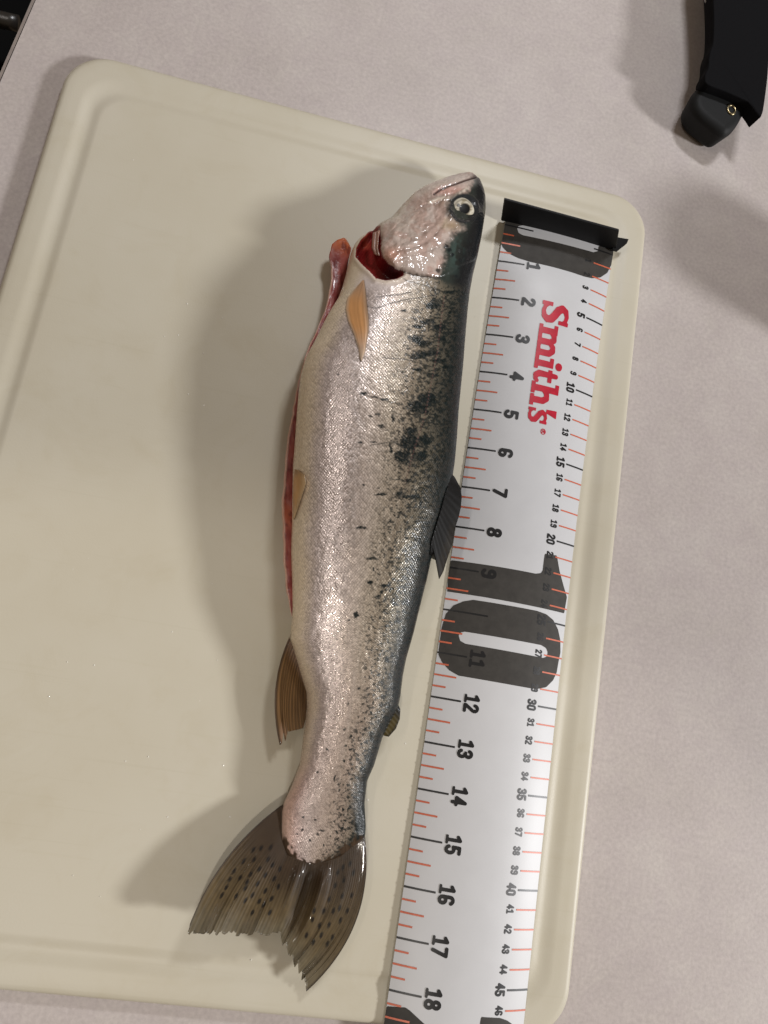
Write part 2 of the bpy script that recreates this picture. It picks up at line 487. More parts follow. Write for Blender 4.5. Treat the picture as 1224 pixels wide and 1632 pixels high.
def strip(idx, rev):
    for a, b in zip(idx[:-1], idx[1:]):
        f = (a, b, n0 + b, n0 + a)
        F.append(f[::-1] if rev else f)
strip([j for j in range(ny)], False); strip([(nu - 1) * ny + j for j in range(ny)], True)
strip([i * ny for i in range(nu)], True); strip([i * ny + ny - 1 for i in range(nu)], False)
rp = make('ruler_plate', np.concatenate([top, bot]), F, M_white, ruler)
es = rp.modifiers.new('es', 'EDGE_SPLIT'); es.split_angle = math.radians(50)

# signed-distance lettering -> flat mesh
def sd_fill(fn, x0, x1, y0, y1, cell):
    nx = int((x1 - x0) / cell) + 2; nyy = int((y1 - y0) / cell) + 2
    X, Y = np.meshgrid(x0 + np.arange(nx) * cell, y0 + np.arange(nyy) * cell, indexing='ij')
    D = fn(X, Y)
    V = []; F = []; vid = {}; eid = {}
    def gv(i, j):
        if (i, j) not in vid:
            vid[(i, j)] = len(V); V.append((X[i, j], Y[i, j]))
        return vid[(i, j)]
    def ev(a, b):
        k = (a, b) if a < b else (b, a)
        if k not in eid:
            t = D[k[0]] / (D[k[0]] - D[k[1]]); t = min(max(t, 0.02), 0.98)
            eid[k] = len(V)
            V.append((X[k[0]] + t * (X[k[1]] - X[k[0]]), Y[k[0]] + t * (Y[k[1]] - Y[k[0]])))
        return eid[k]
    ins = D < 0
    cnt = ins[:-1, :-1].astype(int) + ins[1:, :-1] + ins[1:, 1:] + ins[:-1, 1:]
    for i, j in zip(*np.nonzero(cnt)):
        cs = [(i, j), (i + 1, j), (i + 1, j + 1), (i, j + 1)]
        if cnt[i, j] == 4:
            F.append(tuple(gv(*c) for c in cs)); continue
        f = []
        for k in range(4):
            a, b = cs[k], cs[(k + 1) % 4]
            if ins[a]: f.append(gv(*a))
            if ins[a] != ins[b]: f.append(ev(a, b))
        if len(f) >= 3: F.append(tuple(f))
    return np.array(V), F
def strokes(*paths):
    """each path: (halfwidth, [(x, y)...])"""
    def fn(X, Y):
        d = np.full(X.shape, 1e9)
        for hw, pts in paths:
            d = np.minimum(d, line_d(X, Y, pts) - hw)
        return d
    return fn
def arc(cx, cy, rx, ry, a0, a1, n=14):
    return [(cx + rx * math.cos(math.radians(a)), cy + ry * math.sin(math.radians(a))) for a in np.linspace(a0, a1, n)]
# digits in a box 0.56 wide and 1 high
H = 0.108
DIG = {
    '0': [(H, arc(.28, .72, .18, .19, 180, 0) + arc(.28, .28, .18, .19, 0, -180) + [(.10, .72)])],
    '1': [(H, [(.10, .76), (.30, .90), (.30, .09)]), (H * .8, [(.10, .075), (.48, .075)])],
    '2': [(H, arc(.28, .72, .18, .19, 175, -25) + [(.11, .15), (.11, .09), (.48, .09)])],
    '3': [(H, arc(.27, .71, .18, .195, 165, -80) + [(.22, .53)]), (H, arc(.27, .29, .19, .20, 85, -165))],
    '4': [(H, [(.36, .09), (.36, .90), (.08, .33), (.50, .33)])],
    '5': [(H, [(.45, .91), (.13, .91), (.12, .52)] + arc(.27, .33, .19, .24, 120, -160))],
    '6': [(H, arc(.28, .74, .18, .17, 20, 180) + [(.10, .3)] + arc(.28, .28, .18, .19, 180, -180, 22))],
    '7': [(H, [(.09, .91), (.47, .91), (.22, .09)])],
    '8': [(H, arc(.28, .72, .165, .185, -90, 270, 22)), (H, arc(.28, .28, .185, .20, 90, -270, 22))],
    '9': [(H, arc(.28, .26, .18, .17, 200, 360) + [(.46, .7)] + arc(.28, .72, .18, .19, 0, 360, 22))],
}
GL = {}
def glyph(ch, cell=0.035):
    if ch not in GL:
        GL[ch] = sd_fill(strokes(*DIG[ch]), -0.06, 0.66, -0.06, 1.06, cell)
    return GL[ch]
class Print:
    """flat print on the ruler; every figure and every tick becomes its own part"""
    def __init__(s, m): s.m = m
    def add(s, name, parts, lift):
        V = []; F = []; n = 0
        for a, d, faces in parts:
            P = rpt(np.asarray(a) / 1000 / RW, -np.asarray(d) / 1000, lift)
            V.append(P); F += [tuple(i + n for i in f) for f in faces]; n += len(P)
        return make(name, np.concatenate(V), F, s.m, ruler, smooth=True)
    def bar(s, name, a0, a1, d, th, lift, d1=None):
        k = 5; A = np.linspace(a0, a1, k); D = np.linspace(d, d if d1 is None else d1, k)
        s.add(name, [(np.r_[A, A], np.r_[D - th / 2, D + th / 2], [(i, i + 1, k + i + 1, k + i)[::-1] for i in range(k - 1)])], lift)
    def digits(s, name, text, a, d, h, wid, lift):
        """top of the figures points across (+a), text runs down (+d); a = foot, d = centre"""
        adv = wid * 1.06; st = d - adv * len(text) / 2; parts = []
        for k, ch in enumerate(text):
            V, F = glyph(ch)
            parts.append((a + V[:, 1] * h, st + k * adv + V[:, 0] / 0.56 * wid, [f for f in F]))
        s.add(name, parts, lift)
black, glared, orange, grey, red = Print(M_black_print), Print(M_glare_print), Print(M_orange), Print(M_grey_print), Print(M_red)
RWm = RW * 1000
L1, L2, L3 = 0.00012, 0.00020, 0.00028
for k in range(0, 21):
    d = 25.4 * k
    if k == 10 or k == 20: black.bar('inch_tick', 0, 25.5, d, 1.0, L2)
    elif k > 0:
        black.bar('inch_tick', 0, 16.7, d, 1.0, L2)
        black.digits('inch_figure', str(k), 18.3, d + 0.3, 8.9, 4.9 if k > 9 else 5.6, L2)
    for f, ln_ in ((0.25, 7.2), (0.5, 12.3), (0.75, 7.2)):
        if d + 25.4 * f < 530: orange.bar('quarter_inch_tick', 0, ln_, d + 25.4 * f, 0.95, L2)
for k in range(1, 53):
    d = 10.0 * k
    five = k % 5 == 0
    (black if five else orange).bar('centimetre_tick', RWm - (13.5 if five else 13.2), RWm, d, 1.0 if five else 0.85, L2)
    tgt = glared if 33 <= k <= 40 else black  # this run of figures is greyed to imitate glare
    h = 6.0 if five else 4.6
    tgt.digits('centimetre_figure', str(k), RWm - 14.8 - h, d - 0.1, h, (3.1 if five else 2.3), L2)
# large grey figures
def from_px(pts): return [rinv(*p) for p in pts]
def z8(x, y): return (740 + x / 4.08, 300 + y / 4.08)
def z22(x, y): return (660 + x / 4.08, 780 + y / 4.08)
def z3(x, y): return (640 + x / 4.08, 1040 + y / 4.08)
def z4(x, y): return (580 + x / 3.6, 1330 + y / 3.6)
clipR = lambda X: np.maximum(-X + 0.0, X - RWm)
big0 = from_px([z22(160, 1040), z22(178, 900), z22(205, 810), z22(255, 755), z22(320, 728), z22(385, 718), z22(800, 790), z22(860, 812), z22(905, 850), z22(935, 910), z22(950, 980), z22(951, 1060),
                z3(1020, 60), z3(1008, 130), z3(985, 180), z3(940, 225), z3(880, 237), z3(830, 231), z3(370, 150), z3(310, 115), z3(265, 65), z3(240, 15)])
slot = from_px([z22(290, 950), z22(303, 930), z22(330, 925), z22(825, 1012), z22(858, 1032), z22(868, 1060), z22(862, 1088), z22(838, 1096), z22(335, 1004), z22(300, 985)])
one = from_px([z22(225, 462), z22(245, 461), z22(790, 548), z22(822, 545), z22(835, 528), z22(846, 440), z22(850, 418), z22(928, 430), z22(945, 530), z22(972, 630), z22(993, 700), z22(975, 806), z22(215, 664)])
def fill_poly(name, target, sd, a0, a1, d0, d1, cell, lift):
    V, F = sd_fill(sd, a0, a1, d0, d1, cell)
    target.add(name, [(V[:, 0], V[:, 1], F)], lift)
edge = lambda X: np.maximum(0.02 - X, X - (RWm - 0.02))
fill_poly('large_grey_figure', grey, lambda X, Y: np.maximum(np.maximum(poly_sd(X, Y, big0), -poly_sd(X, Y, slot)), edge(X)), -1, 78, 243, 300, 0.8, L1)
fill_poly('large_grey_figure', grey, lambda X, Y: np.maximum(poly_sd(X, Y, one), edge(X)), -1, 78, 208, 256, 0.8, L1)
# the zero at the top: rounded box around the slot
zb = from_px([z8(232, 340), z8(250, 385), z8(290, 425), z8(350, 455), z8(430, 480), z8(780, 575), z8(830, 586), z8(885, 580), z8(930, 550), z8(965, 480), z8(985, 400)])
zb = [(0.0, -6.0)] + zb + [(RWm, -6.0)]
zs = from_px([z8(344, 262), z8(352, 246), z8(380, 242), z8(850, 358), z8(874, 378), z8(868, 410), z8(840, 417), z8(380, 306), z8(352, 290)])
fill_poly('large_grey_figure', grey, lambda X, Y: np.maximum(np.maximum(poly_sd(X, Y, zb), -poly_sd(X, Y, zs)), np.maximum(edge(X), -3.0 - Y)), -1, 78, -4, 40, 0.8, L1)
black.bar('inch_tick', 0, 19.5, 0.0, 0.9, L2)
black.bar('centimetre_tick', RWm - 14.2, RWm, 0.0, 0.9, L2)
# the two at the bottom
two_a = from_px([z4(125, 984), z4(238, 992), z4(262, 1008), z4(345, 1085), z4(420, 1150), z4(380, 1240), z4(90, 1200)])
two_b = from_px([z4(672, 1046), z4(780, 1052), z4(820, 1066), z4(850, 1087), z4(880, 1140), z4(860, 1240), z4(640, 1240)])
for two_ in (two_a, two_b):
    fill_poly('large_grey_figure', grey, lambda X, Y: np.maximum(poly_sd(X, Y, two_), edge(X)), -1, 78, 455, 520, 0.8, L1)
# red maker name, drawn glyph by glyph (x along the text, y up), slab serif
def box(x0, y0, x1, y1): return [(x0, y0), (x1, y0), (x1, y1), (x0, y1)]
def union(*sds):
    def fn(X, Y):
        d = sds[0](X, Y)
        for s in sds[1:]: d = np.minimum(d, s(X, Y))
        return d
    return fn
def pl(p): return lambda X, Y: poly_sd(X, Y, p)
def st(*a): return strokes(*a)
def vs(pts):
    """stroke with a half-width at each point: (x, y, hw)"""
    P = np.array(pts, float)
    def fn(X, Y):
        d = np.full(X.shape, 1e9)
        for k in range(len(P) - 1):
            a = P[k, :2]; e = P[k + 1, :2] - a; L = e @ e + 1e-12
            t = np.clip(((X - a[0]) * e[0] + (Y - a[1]) * e[1]) / L, 0, 1)
            d = np.minimum(d, np.hypot(X - a[0] - t * e[0], Y - a[1] - t * e[1]) - (P[k, 2] + t * (P[k + 1, 2] - P[k, 2])))
        return d
    return fn
def bigS(x, y, w_, h):
    q = [(.84, .80, .06), (.74, .90, .075), (.52, .935, .085), (.28, .87, .12), (.20, .73, .15), (.32, .60, .165), (.56, .49, .165), (.76, .38, .16), (.80, .24, .145), (.68, .11, .11), (.44, .065, .08), (.22, .11, .075), (.12, .22, .06)]
    return union(vs([(x + a * w_, y + b * h, c * w_) for a, b, c in q]),
                 pl(box(x + .78 * w_, y + .66 * h, x + .93 * w_, y + h)), pl(box(x + .02 * w_, y, x + .17 * w_, y + .36 * h)))
X0 = 0.0
gs = []
gs.append(bigS(0, 0, 12.2, 16.6))                                                # S
xh = 11.0; t = 1.55
def stem(x, y0, y1, serif_l=2.0, serif_r=2.0, top_l=1.9):
    return [pl(box(x - t, y0, x + t, y1)), pl(box(x - t - serif_l, y0, x + t + serif_r, y0 + 1.9)), pl(box(x - t - top_l, y1 - 1.9, x, y1))]
# m
gs += stem(16.2, 0, xh, 1.5, 1.4) + stem(22.3, 0, 7.5, 1.2, 1.2, 0) + stem(28.4, 0, 7.5, 1.2, 1.5, 0)
gs += [vs([(16.8, 7.6, 1.1), (18.6, 9.4, 1.3), (20.8, 9.5, 1.45), (22.2, 7.6, 1.55)]), vs([(22.8, 7.6, 1.1), (24.6, 9.4, 1.3), (26.8, 9.5, 1.45), (28.3, 7.6, 1.55)])]
# i
gs += stem(34.3, 0, xh, 1.5, 1.5) + [vs([(34.2, 14.6, 1.9), (34.3, 14.6, 1.9)])]
# t
gs += [vs([(39.9, 13.6, 1.1), (39.9, 3.4, 1.6), (41.0, 1.6, 1.4), (43.0, 1.5, 1.0), (44.0, 2.6, .8)]), pl(box(37.3, xh - 2.1, 43.8, xh))]
# h
gs += stem(47.8, 0, 16.2, 1.5, 1.4) + stem(54.3, 0, 7.5, 1.2, 1.5, 0) + [vs([(48.4, 7.4, 1.1), (50.4, 9.4, 1.3), (52.8, 9.5, 1.45), (54.2, 7.5, 1.55)])]
# apostrophe
gs += [pl([(58.2, 16.6), (62.0, 16.6), (60.2, 10.6), (58.6, 10.6)])]
# s
def small_s(x, y, w_, h): return bigS(x, y, w_, h)
gs.append(small_s(58.8, 0, 8.0, 11.2))
name_sd = union(*gs)
ring_sd = union(lambda X, Y: np.abs(np.hypot(X - 70.4, Y - 10.0) - 1.35) - 0.22,
                st((0.2, [(69.9, 9.3), (69.9, 10.8), (70.6, 10.8), (70.8, 10.4), (70.5, 10.0), (69.9, 10.0)]), (0.2, [(70.4, 10.0), (70.9, 9.3)])))
V, F = sd_fill(union(lambda X, Y: name_sd(X, Y) - 0.2, ring_sd), -1.2, 73, -1.2, 19, 0.3)
# place it: text runs down the ruler, letter tops point across
pS = rinv(866, 478); pE = rinv(840, 672); pT = rinv(908, 492)
lenm = 67.0
ax = np.array([pE[0] - pS[0], pE[1] - pS[1]]); sx = np.linalg.norm(ax) / lenm; ax = ax / np.linalg.norm(ax)
ay = np.array([ax[1], -ax[0]]); sy = ((pT[0] - pS[0]) * ay[0] + (pT[1] - pS[1]) * ay[1]) / 16.6
AD = np.array(pS) + V[:, :1] * sx * ax + V[:, 1:] * sy * ay
red.add('red_maker_name', [(AD[:, 0], AD[:, 1], [f[::-1] for f in F])], L2)
# upright end stop
def prism(poly, zfun0, zfun1):
    n = len(poly); V = [(x, y, zfun0(x, y)) for x, y in poly] + [(x, y, zfun1(x, y)) for x, y in poly]
    F = [tuple(reversed(range(n))), tuple(range(n, 2 * n))] + [(i, (i + 1) % n, n + (i + 1) % n, n + i) for i in range(n)]
    return np.array(V), F
zb_ = float(rpt(0.5, 0.0)[2]); ztop = zb_ + 0.020
def stop_mesh():
    f_ = [bp(798.5, 352.0, zb_ - 0.0025), bp(981.5, 401.5, zb_ - 0.0025), bp(986.5, 368.5, ztop), bp(803.5, 318.5, ztop)]
    th_ = np.array([-0.0002, 0.0018, 0.0])
    V = f_ + [p + th_ for p in f_]
    F = [(0, 1, 2, 3), (7, 6, 5, 4), (0, 4, 5, 1), (1, 5, 6, 2), (2, 6, 7, 3), (3, 7, 4, 0)]
    return np.array(V), F
V, F = stop_mesh()
sp = make('end_stop', V, F, M_stop, ruler, smooth=False)
bv = sp.modifiers.new('bv', 'BEVEL'); bv.width = 0.0005; bv.segments = 2
# side tab of the stop
ty = rpt(1.0, 0.0)[2]
tabp = [bp(984, 378, ty + 0.006), bp(1002, 381, ty + 0.006), bp(999, 388, ty + 0.005), bp(984, 400, ty + 0.003), bp(976, 398, ty + 0.003)]
V = np.array([p for p in tabp] + [p + np.array([0, 0, -0.0014]) for p in tabp]); n = len(tabp)
F = [tuple(range(n)), tuple(reversed(range(n, 2 * n)))] + [(i, (i + 1) % n, n + (i + 1) % n, n + i) for i in range(n)]
make('stop_tab', V, F, M_stop, ruler, smooth=False)

# ---------------------------------------------------------------- the fish
fish = empty('trout', 'gutted silver trout with dark back and spotted tail lying on the cream board', 'fish')
LEFT = [(281, 737), (283, 722), (288, 704), (296, 686), (304, 670), (314, 656), (325, 645), (336, 635), (348, 625), (358, 616), (366, 606), (371, 595), (378, 585), (385, 575), (393, 564), (404, 559), (420, 555), (440, 550.5),
        (460, 545), (480, 537), (498, 525.5), (515, 516), (536, 506), (552, 497.5), (569, 488), (598, 479.5), (625, 476), (660, 473), (704, 470), (742, 467), (790, 466), (833, 465.5), (878, 464), (922, 465.5), (966, 466.5), (983, 466), (1001, 464),
        (1019, 463), (1038, 469), (1073, 479), (1104, 488), (1130, 488.5), (1166, 484.5), (1194, 481), (1217, 478), (1236, 471), (1256, 463.5), (1278, 453), (1293, 449.5), (1310, 449), (1337, 449), (1354, 452.5), (1366, 458), (1372, 470), (1378, 500)]
RIGHT = [(281, 755), (284, 761), (288, 765), (296, 768), (305, 771), (318, 773), (335, 773), (350, 771), (380, 766), (410, 760), (440, 752.5), (470, 747), (500, 743.5), (540, 740), (580, 737), (620, 733), (660, 729), (700, 726.5), (740, 723), (780, 717),
         (820, 709), (855, 698), (892, 686), (925, 679), (966, 668.5), (1010, 658), (1048, 647), (1078, 641), (1109, 637.5), (1126, 634), (1150, 621), (1175, 609), (1219, 596), (1244, 585), (1280, 581), (1317, 583), (1332, 582), (1345, 568), (1356, 556), (1368, 540), (1378, 512)]
THICK = [(281, .005), (288, .011), (300, .018), (330, .028), (380, .037), (430, .041), (480, .043), (560, .047), (660, .049), (760, .048), (860, .045), (960, .040), (1060, .034), (1150, .028), (1200, .023), (1250, .018), (1310, .0095), (1350, .0062), (1378, .003)]
NR, NA = 1000, 300
# rows are denser at the snout
tt = np.linspace(0, 1, NR)
rows = 281.3 + (1377.5 - 281.3) * (0.82 * tt + 0.18 * tt ** 2.2)
rows[:40] = 281.3 + (rows[40] - 281.3) * np.linspace(0, 1, 40) ** 1.6
def smooth1(a, k):
    p = np.pad(a, k, mode='edge'); ker = np.hanning(2 * k + 3)[1:-1]; ker /= ker.sum()
    return np.convolve(p, ker, 'valid')
yf = np.linspace(281, 1378, 2195)
xl = interp(LEFT, yf); xr = interp(RIGHT, yf); th = interp(THICK, yf)
sx_ = lambda a, k: np.where((yf > 300) & (yf < 1340), smooth1(a, k), a)
xl = np.interp(rows, yf, sx_(xl, 8)); xr = np.interp(rows, yf, sx_(xr, 10)); th = np.interp(rows, yf, smooth1(th, 60))
slit = sst(380, 470, rows) * (1 - sst(930, 990, rows))          # where the belly is cut open
zL = th * (0.42 - 0.06 * slit); zR = th * 0.47
base_gap = 0.0075 * sst(1130, 1350, rows) + 0.011 * sst(345, 281, rows)
Lp = bp(xl, rows, ZB + base_gap + zL); Rp = bp(xr, rows, ZB + base_gap + zR)
# half the ring is the upper side, half the lower side
nup = 220; nlo = NA - nup
au = 0.5 - 0.5 * np.cos(np.linspace(0, np.pi, nup))          # 0 left -> 1 right
al = 0.5 + 0.5 * np.cos(np.linspace(0, np.pi, nlo + 2))[1:-1]
def profile(a, skew):
    """dome height 0..1 for position a, ridge nearer the back"""
    a2 = np.clip(a, 0, 1) ** skew
    return (1 - np.abs(2 * a2 - 1) ** 2.25) ** (1 / 2.05)
V3 = np.zeros((NR, NA, 3))
for k in range(NR):
    T = th[k]
    sk = 0.86
    up = profile(au, sk); lo = profile(al, 1.0)
    zm_u = zL[k] + (zR[k] - zL[k]) * au; zm_l = zL[k] + (zR[k] - zL[k]) * al
    V3[k, :nup, :2] = Lp[k, :2] + (Rp[k, :2] - Lp[k, :2]) * au[:, None]
    V3[k, :nup, 2] = ZB + base_gap[k] + zm_u + (T - zm_u) * up
    V3[k, nup:, :2] = Lp[k, :2] + (Rp[k, :2] - Lp[k, :2]) * al[:, None]
    V3[k, nup:, 2] = ZB + base_gap[k] + zm_l - (zm_l - 0.0006) * lo
PX = pj(V3)                                                   # where each skin point lies in photo pixels
px, py = PX[..., 0], PX[..., 1]
upper = np.zeros((NR, NA), bool); upper[:, :nup] = True
# the underside repeats the colours of the flank above it
ridx = np.r_[np.arange(nup), np.round(np.linspace(nup - 1, 0, nlo)).astype(int)]
qx, qy = px[:, ridx], py[:, ridx]
acr = np.where(upper, np.r_[au, al][None, :], np.r_[au, al][None, :]) * np.ones((NR, 1))
# ---- relief of the head
GILL = [(605.4, 362), (606, 368), (607, 380), (606, 396.6), (610, 411), (618.5, 421.4), (627.6, 428.6), (640.7, 433), (653.8, 436.5), (670, 439.3), (689, 441), (703, 441.5), (716, 437)]
HEADP = GILL + [(735, 425), (790, 400), (800, 270), (560, 270), (580, 340)]
CAV = [(594, 362), (583, 376), (575, 383.5), (568, 396.6), (567, 410), (578, 423), (591, 435), (599, 444), (614.6, 447.5), (631.6, 445), (643, 438.5), (640, 425), (620, 405), (612, 380), (612, 360)]
hd = poly_sd(qx, qy, HEADP)
cav = poly_sd(qx, qy, CAV)
mouth = line_d(qx, qy, [(760, 281), (743, 286), (730, 291), (717, 295), (703, 301), (692, 309)])
maxil = line_d(qx, qy, [(746, 301), (734, 307), (722, 316), (712, 316), (698, 318), (684, 322)])
jaw = line_d(qx, qy, [(712, 312), (700, 322), (680, 325), (655, 342), (632, 362), (612, 384)])
preop = line_d(qx, qy, [(716, 340), (706, 358), (690, 378), (672, 392), (650, 400), (630, 404)])
subop = line_d(qx, qy, [(700, 395), (676, 404), (655, 410), (633, 418)])
er = np.hypot((qx - 738.5), (qy - 333.5))
D = np.zeros((NR, NA))
lift_h = 0.0030 * (1 - 0.75 * sst(640, 715, qx))
D += np.where(hd < 0, lift_h * (1 - np.exp(hd / 2.0)) * sst(300, 400, qy), 0)
wr = fbm(qx / 11, qy / 11, 3) - 0.5 + 0.35 * np.abs(fbm(qx / 6 + 30, qy / 9 + 12, 3) - 0.5)
D += np.where(hd < 0, 0.0015 * wr * sst(285, 310, qy) * sst(762, 735, qx), 0)
D -= 0.0016 * np.exp(-(mouth / 1.8) ** 2)
D += 0.0007 * np.exp(-((maxil) / 3.2) ** 2)
D -= 0.0006 * np.exp(-(jaw / 2.0) ** 2)
D -= 0.00028 * np.exp(-(preop / 1.8) ** 2) - 0.00035 * np.exp(-((preop - 6) / 4.0) ** 2)
D -= 0.0002 * np.exp(-(subop / 1.6) ** 2)
D -= 0.0016 * np.exp(-(er / 17.0) ** 4)
D += 0.0007 * np.exp(-((er - 23) / 3.5) ** 2)
D -= np.where((cav < 0) & (hd > 0), 0.0085 * sst(0, 7, -cav) * sst(0, 5, hd), 0)
D += 0.0010 * np.exp(-((cav - 4) / 4.0) ** 2) * (hd > 0)                      # rounded white rim behind the gill opening
# gentle unevenness and creases of the body
bodyw = sst(0, 12, hd)
D += bodyw * 0.0011 * (fbm(qx / 55, qy / 90, 3) - 0.5) + bodyw * 0.00025 * (fbm(qx / 7, qy / 9, 2) - 0.5)
LAT = [(708, 470), (697, 560), (678, 660), (656, 730), (640, 790), (622, 860), (602, 930), (585, 985), (572, 1050), (560, 1130), (545, 1220), (528, 1330)]
lat = line_d(qx, qy, LAT)
D -= bodyw * 0.00006 * np.exp(-(lat / 2.6) ** 2)
D *= np.where(upper, 1, 0.4) 
D *= (np.clip(rows - 281.3, 0, 8) / 8)[:, None]
edgefade = sst(0, 0.02, acr) * sst(1, 0.985, acr)
V3[..., 2] += D * np.where(upper, 1, -1) * (0.35 + 0.65 * edgefade)
PXb = pj(V3)
# ---- skin colour
def mixc(base, c, m): return base * (1 - m[..., None]) + np.asarray(c) * m[..., None]
K = 1.22
def sk(r, g, b): return lin(r, g, b) * K
# position across the flank measured in the photo: 0 belly edge, 1 back edge
xl2 = np.interp(qy, yf, interp(LEFT, yf)); xr2 = np.interp(qy, yf, interp(RIGHT, yf))
f = np.clip((qx - xl2) / (xr2 - xl2 + 1e-6), 0, 1)
n_big = fbm(qx / 22, qy / 34, 4) - 0.5
n_fine = fbm(qx / 3.0, qy / 3.0, 3) - 0.5
n_mid = fbm(qx / 8.0, qy / 8.0, 3) - 0.5
stops = [(0.0, sk(206, 191, 168)), (0.08, sk(206, 192, 172)), (0.17, sk(208, 197, 195)), (0.34, sk(202, 191, 187)), (0.45, sk(184, 171, 161)), (0.58, sk(158, 146, 131)), (0.70, sk(126, 115, 100)), (0.80, sk(98, 91, 78)), (0.88, sk(64, 61, 53)), (0.94, sk(38, 38, 35)), (1.0, sk(24, 25, 25))]  # skin tones; the pale pink stops also paint in the flank highlight
fs = np.array([s[0] for s in stops]); cs_ = np.array([s[1] for s in stops])
ff = np.clip(f + 0.05 * n_big, 0, 1)
colr = np.stack([np.interp(ff, fs, cs_[:, k]) for k in range(3)], -1)
# towards the tail the flank turns greyer and pinker
tl = sst(950, 1250, qy)
colr = mixc(colr, sk(150, 132, 122), 0.55 * tl * sst(0.95, 0.6, f))
colr = mixc(colr, sk(170, 128, 118), 0.5 * np.exp(-((f - 0.08) / 0.14) ** 2) * sst(1180, 1280, qy))
colr *= (1 + (0.10 + 0.16 * sst(0.35, 0.6, f)) * n_mid + (0.10 + 0.25 * sst(0.35, 0.6, f)) * n_fine)[..., None]
# dark blotches and spots, in photo pixels (x, y, rx, ry)
def b4(x, y, a, b): return (420 + x / 3.4, 460 + y / 3.4, a / 3.4, b / 3.4)
def b5(x, y, a, b): return (420 + x / 3.4, 760 + y / 3.4, a / 3.4, b / 3.4)
def b6(x, y, a=9, b=9): return (400 + x / 4.08, 1060 + y / 4.08, a / 4.08, b / 4.08)
BL = [b4(*t_) for t_ in [(915, 95, 48, 20), (900, 180, 45, 17), (950, 208, 40, 20), (835, 205, 34, 13), (825, 272, 36, 24), (875, 298, 42, 20), (975, 270, 20, 14), (835, 367, 42, 20), (905, 352, 55, 16), (955, 392, 42, 15), (990, 425, 40, 12),
      (840, 437, 28, 11), (905, 467, 28, 13), (880, 590, 72, 28), (838, 632, 58, 34), (905, 608, 44, 28), (850, 662, 42, 18), (640, 745, 22, 13), (620, 680, 16, 9), (545, 567, 22, 8), (575, 690, 14, 8), (800, 835, 82, 50), (755, 912, 52, 42),
      (842, 905, 52, 34), (872, 822, 42, 30), (795, 772, 42, 25), (790, 1040, 22, 12), (790, 1128, 74, 12), (850, 1162, 12, 26), (745, 1108, 28, 8), (600, 590, 26, 6), (650, 600, 26, 7), (590, 830, 20, 6), (520, 835, 14, 6), (625, 1080, 10, 8), (640, 1115, 24, 7), (545, 1065, 9, 8), (470, 1145, 8, 8), (400, 465, 7, 6), (1000, 20, 34, 10), (930, 60, 24, 8), (700, 700, 8, 30), (690, 860, 8, 40), (760, 120, 14, 5), (1010, 130, 14, 8), (960, 330, 12, 8), (1010, 500, 12, 8), (940, 470, 14, 8), (960, 560, 12, 14), (930, 680, 12, 9), (990, 620, 10, 9)]]
BL += [b5(*t_) for t_ in [(530, 275, 34, 8), (590, 442, 28, 9), (660, 592, 34, 9), (640, 625, 12, 18), (690, 612, 8, 12), (625, 652, 10, 12), (500, 747, 15, 20), (462, 775, 8, 8), (580, 572, 16, 8), (595, 500, 7, 14), (710, 690, 16, 10), (725, 782, 16, 8), (670, 995, 15, 13), (625, 1072, 10, 10), (640, 905, 8, 8), (620, 825, 12, 7), (770, 330, 10, 8), (770, 400, 9, 9), (740, 190, 14, 7), (780, 170, 10, 8), (690, 240, 9, 7), (800, 640, 8, 7), (840, 350, 8, 12), (775, 460, 10, 8), (545, 45, 8, 6), (620, 95, 26, 7)]]
BL += [b6(*t_) for t_ in [(830, 60), (800, 190), (730, 255), (780, 310), (720, 370), (740, 420), (765, 410), (610, 420), (650, 465), (615, 525), (645, 550), (720, 515), (605, 625), (640, 705), (650, 745), (720, 670, 18, 16), (570, 775), (600, 940), (585, 975), (340, 990), (415, 1005), (335, 1070), (460, 1077, 20, 6), (540, 1020), (380, 1140), (475, 1170), (560, 1085), (640, 930), (545, 735, 6, 20), (430, 695), (490, 550), (690, 880), (655, 840), (610, 1010), (590, 1060), (660, 1090), (520, 1110), (430, 1100), (560, 1130), (630, 255), (700, 150), (660, 1010), (690, 1060), (300, 1100)]]
wx = 2.4 * (fbm(qx / 4, qy / 4, 2) - 0.5); wy = 2.4 * (fbm(qx / 4 + 40, qy / 4 + 9, 2) - 0.5)
spot = np.zeros(qx.shape)
for bx, by, a, b in BL:
    a = max(a, 1.6); b = max(b, 1.6)
    m = (np.abs(qx - bx) < a * 2.2 + 6) & (np.abs(qy - by) < b * 2.2 + 6)
    if m.any():
        r = np.hypot((qx[m] + wx[m] * 1.6 - bx) / a, (qy[m] + wy[m] * 1.6 - by) / b) + 0.9 * n_fine[m] + 0.5 * n_mid[m]
        spot[m] = np.maximum(spot[m], sst(1.12, 0.72, r))
# peppering that thickens towards the back
pep = fbm(qx / 3.4 + 70, qy / 2.6 + 30, 2)
dens = sst(0.44, 0.92, f) * sst(440, 470, qy) * (1 - 0.35 * sst(760, 900, qy)) * (0.55 + 0.75 * fbm(qx / 26 + 3, qy / 30 + 8, 3))
spot = np.maximum(spot, 0.85 * sst(0.66 - 0.22 * dens, 0.71 - 0.22 * dens, pep) * sst(0.46, 0.66, f))
spot = np.maximum(spot, 0.9 * sst(3, -6, poly_sd(qx, qy, [(716, 768), (706, 800), (696, 836), (686, 872), (682, 900), (700, 900), (735, 780)]) + 5 * n_mid))
spot = np.maximum(spot, 0.95 * sst(3, -4, poly_sd(qx, qy, [(576, 1285), (566, 1312), (566, 1336), (574, 1352), (592, 1340), (592, 1280)]) + 8 * n_mid))
